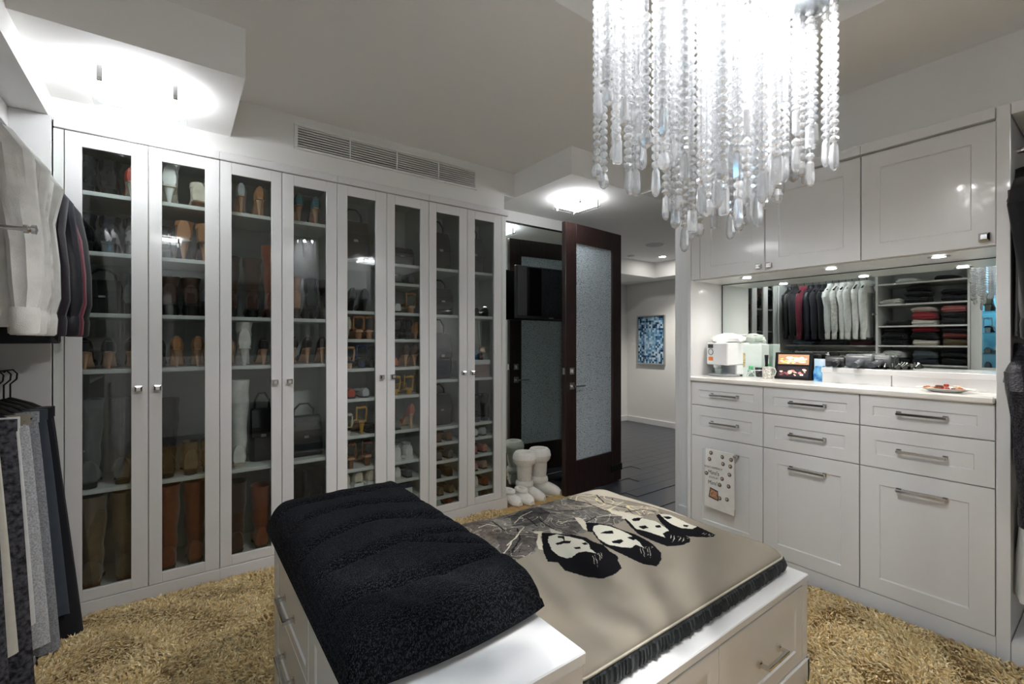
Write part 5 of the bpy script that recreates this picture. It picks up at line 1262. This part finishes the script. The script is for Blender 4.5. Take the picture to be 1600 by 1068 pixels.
part('cup_wall', MB().lathe([(.024, 0), (.03, .05), (.028, .05), (.022, .003)], 20), CLEARACR, bk, True)
part('rim', MB().lathe([(.029, .048), (.031, .048), (.031, .052), (.029, .052)], 20, cap=(False, False)), WHITEP, bk, True)
wc = thing('white_carton', 'tall pale carton standing behind the coffee machine', 'carton', (2.97, 1.44, ZT))
part('box', MB().box(-.05, .05, -.07, .05, 0, .205, .002), mat('pale_carton', '#d8e2de', .5, var=.02), wc)
part('label_print', MB().box(-.0512, -.05, .03, .048, .06, .15), mat('printed_label', '#b7ab7a', .5, var=.6, vscale=120), wc)
for i, (x, y, h, c, lb) in enumerate(((2.90, 1.425, .07, '#57b97e', 'clear bottle with green cap beside the coffee machine'), (2.955, 1.345, .085, '#3f9e63', 'small green-capped jar behind the black box'))):
    t = thing('bottle', lb, 'bottle', (x, y, ZT))
    part('bottle_body', MB().lathe([(.016, 0), (.018, .004), (.018, h * .6), (.010, h * .72)], 16), mat('pale_green_bottle', '#bcd6c9', .2, trans=.5), t, True)
    part('cap', MB().lathe([(.013, h * .7), (.013, h * .95), (.010, h)], 16), mat('cap_' + c[1:], c, .4, var=.05), t, True)
bx = thing('black_basket', 'black patterned box beside the wire stand on the counter', 'box', (2.93, 1.365, ZT))
part('box_body', MB().loft([[(-.03 * k, -.035 * k, z), (.03 * k, -.035 * k, z), (.03 * k, .035 * k, z), (-.03 * k, .035 * k, z)] for k, z in ((.85, 0), (1, .062), (.94, .062), (.8, .004))]), mat('black_pattern', '#161618', .5, var=.8, vscale=90, col2='#55565a'), bx)
part('contents', MB().box(-.024, .024, -.028, .028, .04, .058), mat('green_napkin', '#5fae7e', .7, var=.1), bx)
ws = MB()
for dx in (-.016, .016):
    ws.tube([(2.855 + dx, 1.43, ZT + .003), (2.855 + dx, 1.425, ZT + .02), (2.855 + dx, 1.395, ZT + .042), (2.855 + dx, 1.36, ZT + .048), (2.855 + dx, 1.34, ZT + .047)], .002, 6)
ws.tube([(2.839, 1.39, ZT + .044), (2.855, 1.385, ZT + .02), (2.871, 1.375, ZT + .003)], .002, 6).tube([(2.839, 1.43, ZT + .003), (2.871, 1.43, ZT + .003), (2.871, 1.34, ZT + .003), (2.839, 1.34, ZT + .003)], .002, 6)
solid('wire_stand', 'thin white wire stand in front of the black box', 'stand', ws, WHITEP, smooth=True)
mg = thing('speckled_mug', 'white speckled mug holding a black brush', 'mug', (2.868, 1.312, ZT))
SPK = mat('speckled_ceramic', '#efece2', .35, var=.55, vscale=110, col2='#f4f2ea')
part('mug_body', MB().lathe([(.024, 0), (.026, .004), (.026, .073), (.0235, .073), (.0225, .006)], 22), SPK, mg, True)
part('mug_handle', MB().tube([(.0, -.024, .066), (.0, -.042, .064), (.0, -.05, .045), (.0, -.042, .022), (.0, -.024, .014)], .004, 8), SPK, mg, True)
br = thing('makeup_brush', 'black tapered brush standing in the speckled mug', 'brush', (2.868, 1.316, ZT + .008))
part('grip', MB().lathe([(.006, 0), (.007, .06), (.009, .1), (.0115, .132), (.0105, .134)], 14), BLACKP, br, True)
part('ferrule', MB().lathe([(.0075, .06), (.0085, .062), (.0085, .07), (.0078, .072)], 14), DARKMET, br, True)

# digital photo frame, leaning back, facing the room
pf_ = thing('photo_frame', 'dark photo frame with two lit family pictures', 'photo frame', (2.905, 1.185, ZT + .001), 0.16)
pf_.rotation_euler = (0, math.radians(9), .10)
part('bezel', MB().box(-.008, .008, -.098, .098, 0, .158, .003), BLACKP, pf_)
part('easel', MB().box(.008, .06, -.012, .012, .0, .09, .002), BLACKP, pf_)
def pic(name, y0, y1, z0, z1, par, base, seed, x=-.0086):
    nx, nz = 30, 18; r = np.random.default_rng(seed)
    V, Fc, Cc = [], [], []
    blobs = [(r.uniform(.1, .9), r.uniform(.15, .7), r.uniform(.04, .085), [rgb(h) for h in base[1:]][r.integers(len(base) - 1)]) for _ in range(34)]
    for i in range(nx):
        for k in range(nz):
            u, v = (i + .5) / nx, (k + .5) / nz; c = np.array(rgb(base[0]))
            for bx_, bz_, br_, bc in blobs:
                if (u - bx_) ** 2 + ((v - bz_) * .7) ** 2 < br_ ** 2: c = np.array(bc)
            o = len(V); V += [(x, y0 + (y1 - y0) * (i + a) / nx, z0 + (z1 - z0) * (k + b) / nz) for a, b in ((0, 0), (1, 0), (1, 1), (0, 1))]
            Fc.append((o, o + 1, o + 2, o + 3)); Cc += [(*c, 1)] * 4
    me = bpy.data.meshes.new(name); me.from_pydata(V, [], Fc)
    a = me.color_attributes.new('print', 'FLOAT_COLOR', 'POINT'); a.data.foreach_set('color', np.array(Cc, dtype=np.float32).ravel())
    return link(name, me, SCREENM, par)
SCREENM = attr_mat('lit_screen', .2)
nt = SCREENM.node_tree; at = [n for n in nt.nodes if n.type == 'ATTRIBUTE'][0]
nt.links.new(at.outputs['Color'], nt.nodes['Principled BSDF'].inputs['Emission Color']); nt.nodes['Principled BSDF'].inputs['Emission Strength'].default_value = .55
pic('upper_picture', -.08, .08, .088, .146, pf_, ['#8a6a50', '#e0b48e', '#f0d2b4', '#caa07e', '#8c9a5a', '#f2e6d6'], 3)
pic('lower_picture', -.08, .08, .014, .076, pf_, ['#231f22', '#b06a62', '#efe2d4', '#6e3b3c', '#2a2628', '#d8a48c'], 8)

gb = thing('gift_bag', 'blue gift bag with pale card leaning behind the white ledge', 'bag', (2.93, 1.052, ZT))
part('bag_body', MB().loft([[(-.03, -.022, z), (.03, -.022, z), (.03, .022 + s, z), (-.03, .022 + s, z)] for z, s in ((0, 0), (.05, .003), (.085, -.006))]), mat('blue_film', '#2f7fd0', .3, var=.3, vscale=30, col2='#8fd0f0'), gb)
part('card', MB().box(-.002, .004, -.06, .03, .005, .125), mat('pale_blue_card', '#bcd9ea', .6, var=.12, vscale=20, col2='#e8f0f4'), gb)
part('red_mark', MB().lathe([(.0, 0), (.010, 0), (.010, .0006), (0, .0006)], 14, mp=lambda a, b, c: (-.0022 - c, .01 + a, .075 + b)), mat('red_ink', '#c8434e', .6, var=.05), gb)
sp2 = solid('dark_speaker', 'tall matte black box standing behind the photo frame', 'speaker', MB().box(-.03, .03, -.035, .035, 0, .15, .006), BLACKP, (2.985, 1.11, ZT))
# hair tools lying on the ledge
ZL = 1.1545
def dryer(label, x, y, rz, c, r=.036, L=.11):
    t = thing('hair_dryer', label, 'hair dryer', (x, y, ZL), rz)
    mt = mat('dryer_' + c[1:], c, .35, var=.08)
    tr = lambda a, b, q: (q - L / 2, a, r + .0005 + b)
    part('barrel', MB().lathe([(r * .8, 0), (r, .006), (r, L * .9), (r * .92, L), (r * .7, L), (r * .66, L * .8)], 24, mp=tr), mt, t, True)
    part('rear_grille', MB().lathe([(0, -.001), (r * .78, -.001), (r * .78, .004)], 24, mp=tr), DARKMET, t, True)
    part('grip', MB().tube([(-.01, r * .7, r), (.0, .09, .024), (.006, .13, .02)], [.018, .016, .015], 10), mt, t, True)
    part('switch', MB().box(-.009, .001, .07, .085, .036, .042), WHITEP, t)
    return t
dryer('dark hair dryer lying on the ledge next to the blue gift bag', 2.945, .985, 1.9, '#26272a', .03, .09)
dryer('grey barrel hair dryer lying on the ledge, larger one', 2.925, .865, 1.72, '#55585d', .037, .115)
dryer('dark grey hair dryer lying behind on the ledge against the mirror', 3.0, .80, 1.6, '#4a4d52', .034, .1)
for i in range(9):
    y = .80 - i * .017 + random.uniform(-.004, .004); x = 2.905 + (i % 3) * .035
    t = thing('hair_clip', 'black and chrome hair clip in the row on the ledge beside the hair dryers', 'hair clip', (x, y, ZL), random.uniform(-.5, .5), 'hair clips on the ledge')
    part('jaw', MB().loft([[(-.03, -.005, .002), (-.03, .005, .002), (-.03, .004, .012), (-.03, -.004, .012)], [(0, -.007, .001), (0, .007, .001), (0, .005, .026), (0, -.005, .026)], [(.032, -.004, .001), (.032, .004, .001), (.032, .003, .008), (.032, -.003, .008)]]), BLACKG, t)
    part('spring', MB().tube([(-.028, 0, .013), (0, 0, .028), (.03, 0, .010)], .0025, 6), CHROME, t, True)
# plate of snacks
pl = thing('snack_plate', 'white oval plate of sweets and cookies on the counter', 'plate', (2.765, .50, ZT))
part('plate_rim', MB().lathe([(.05, 0), (.06, .004), (.085, .013), (.1, .016), (.1, .018), (.085, .0155), (.058, .007), (.0, .006)], 32, mp=lambda a, b, c: (a * .72, b, c), cap=(True, False)), mat('white_china', '#f2f0ec', .2, coat=.4, var=.01), pl, True)
for i in range(12):
    a = i * 2.4; rr = .012 + .042 * math.sqrt(i / 12)
    c, nm = [('#b9452f', 'red wrapped sweet'), ('#5a3426', 'chocolate cookie'), ('#e0c7a8', 'pale cookie'), ('#c77a4a', 'caramel sweet')][i % 4]
    if i % 4 in (1, 2): g = MB().lathe([(0, 0), (.013, .001), (.014, .005), (.011, .008), (0, .009)], 14)
    else: g = MB().lathe([(0, 0), (.008, .001), (.010, .007), (.008, .013), (0, .014)], 10).box(-.016, -.008, -.005, .005, .004, .010).box(.008, .016, -.005, .005, .004, .010)
    solid(nm.replace(' ', '_'), nm + ' lying on the white oval plate', 'sweet' if 'sweet' in nm else 'cookie', g, mat('treat_' + c[1:], c, .5, var=.25, vscale=120), (2.765 + rr * .62 * math.cos(a), .50 + rr * 1.25 * math.sin(a), ZT + .0085 + (.012 if i < 3 else 0)), a, 'treats on the plate', smooth=True)

# towel with printing hung on the pull-out handle
tw = thing('printed_towel', 'white towel with cookie print hanging on the handle below the coffee machine', 'towel', (2.645, 1.47, .28), world=True)
# sheet hangs in the plane x = const, folded over the bar handle
def towel_x(y, z): return 2.632 - .004 * math.sin(26 * y + 4 * z) - .010 * max(0, (.62 - z)) * 0.3
tv_, tf_ = [], []
Y0, Y1, Z0_, Z1_ = 1.395, 1.57, .285, .635
nY, nZ = 18, 26
for j in range(nZ + 1):
    for i in range(nY + 1):
        s = j / nZ; z = Z0_ + (Z1_ - Z0_) * s; y = Y0 + (Y1 - Y0) * i / nY + .014 * (1 - s) * (i / nY - .4)
        tv_.append((towel_x(y, z), y, z - .012 * (1 - i / nY) * (1 - s)))
for j in range(nZ):
    for i in range(nY):
        a = j * (nY + 1) + i; tf_.append((a, a + 1, a + nY + 2, a + nY + 1))
nfr = len(tv_)
for (x, y, z) in list(tv_): tv_.append((x + .018 + .004 * math.sin(20 * y), y + .004, z + .03 * (1 - (z - Z0_) / (Z1_ - Z0_))))
tf_ += [tuple(q + nfr for q in f) for f in list(tf_)]
top = [nZ * (nY + 1) + i for i in range(nY + 1)]
for a, b in zip(top[:-1], top[1:]): tf_.append((a, b, b + nfr, a + nfr))
part('towel_cloth', MB().add(tv_, tf_), mat('white_terry', '#f0eeea', .95, var=.03, bump=.5, bscale=400, sheen=.3), tw, True)
CK = mat('cookie_print', '#6e6258', .9, var=.4, vscale=150); INKM = mat('towel_ink', '#3c3c44', .9, var=.1)
def tprint(name, pts, material):
    v = [(towel_x(y, z) - .0018, y, z) for y, z in pts]
    part(name, MB().add(v, [tuple(range(len(v)))]), material, tw)
for (y, z) in ((1.535, .615), (1.545, .575), (1.46, .605), (1.455, .565), (1.405, .60), (1.41, .56), (1.46, .475), (1.565, .485), (1.415, .51), (1.475, .435), (1.42, .44), (1.475, .355), (1.43, .36)):
    tprint('cookie_motif', [(y + .0115 * math.cos(a), z + .0125 * math.sin(a)) for a in [2 * math.pi * k / 14 for k in range(14)]], CK)
    tprint('cookie_shine', [(y + .002 + .0055 * math.cos(a), z + .002 + .006 * math.sin(a)) for a in [2 * math.pi * k / 10 for k in range(10)]], mat('cookie_pale', '#c9b8a4', .9, var=.2))
tprint('jar_motif', [(1.54, .405), (1.487, .395), (1.482, .335), (1.55, .345)], INKM)
for o in [o for o in tw.children if o.name.startswith('cookie_shine')]: o.location.x -= .0008
v = [(towel_x(y, z) - .0028, y, z) for y, z in [(1.536, .397), (1.491, .389), (1.488, .342), (1.544, .351)]]
part('jar_contents', MB().add(v, [(0, 1, 2, 3)]), mat('jar_cookies', '#b98a6a', .9, var=.5, vscale=140), tw)
for txt, z, sz in (('WHAT HAPPENS AT', .523, .0165), ("Mimi's", .487, .034), ('STAYS AT', .463, .0165), ("Mimi's", .425, .034)):
    cu_ = bpy.data.curves.new('lettering', 'FONT'); cu_.body = txt; cu_.size = sz; cu_.align_x = 'CENTER'; cu_.extrude = .0002
    to = bpy.data.objects.new('lettering', cu_); COL.objects.link(to)
    dg = bpy.context.evaluated_depsgraph_get(); tm = bpy.data.meshes.new_from_object(to.evaluated_get(dg)); bpy.data.objects.remove(to)
    tm.materials.clear(); 
    lo = link('lettering', tm, INKM, tw)
    lo.location = (towel_x(1.51, z) - .0045, 1.515, z); lo.rotation_euler = (math.pi / 2, 0, -math.pi / 2)
    lo.scale = (.82, 1, 1)
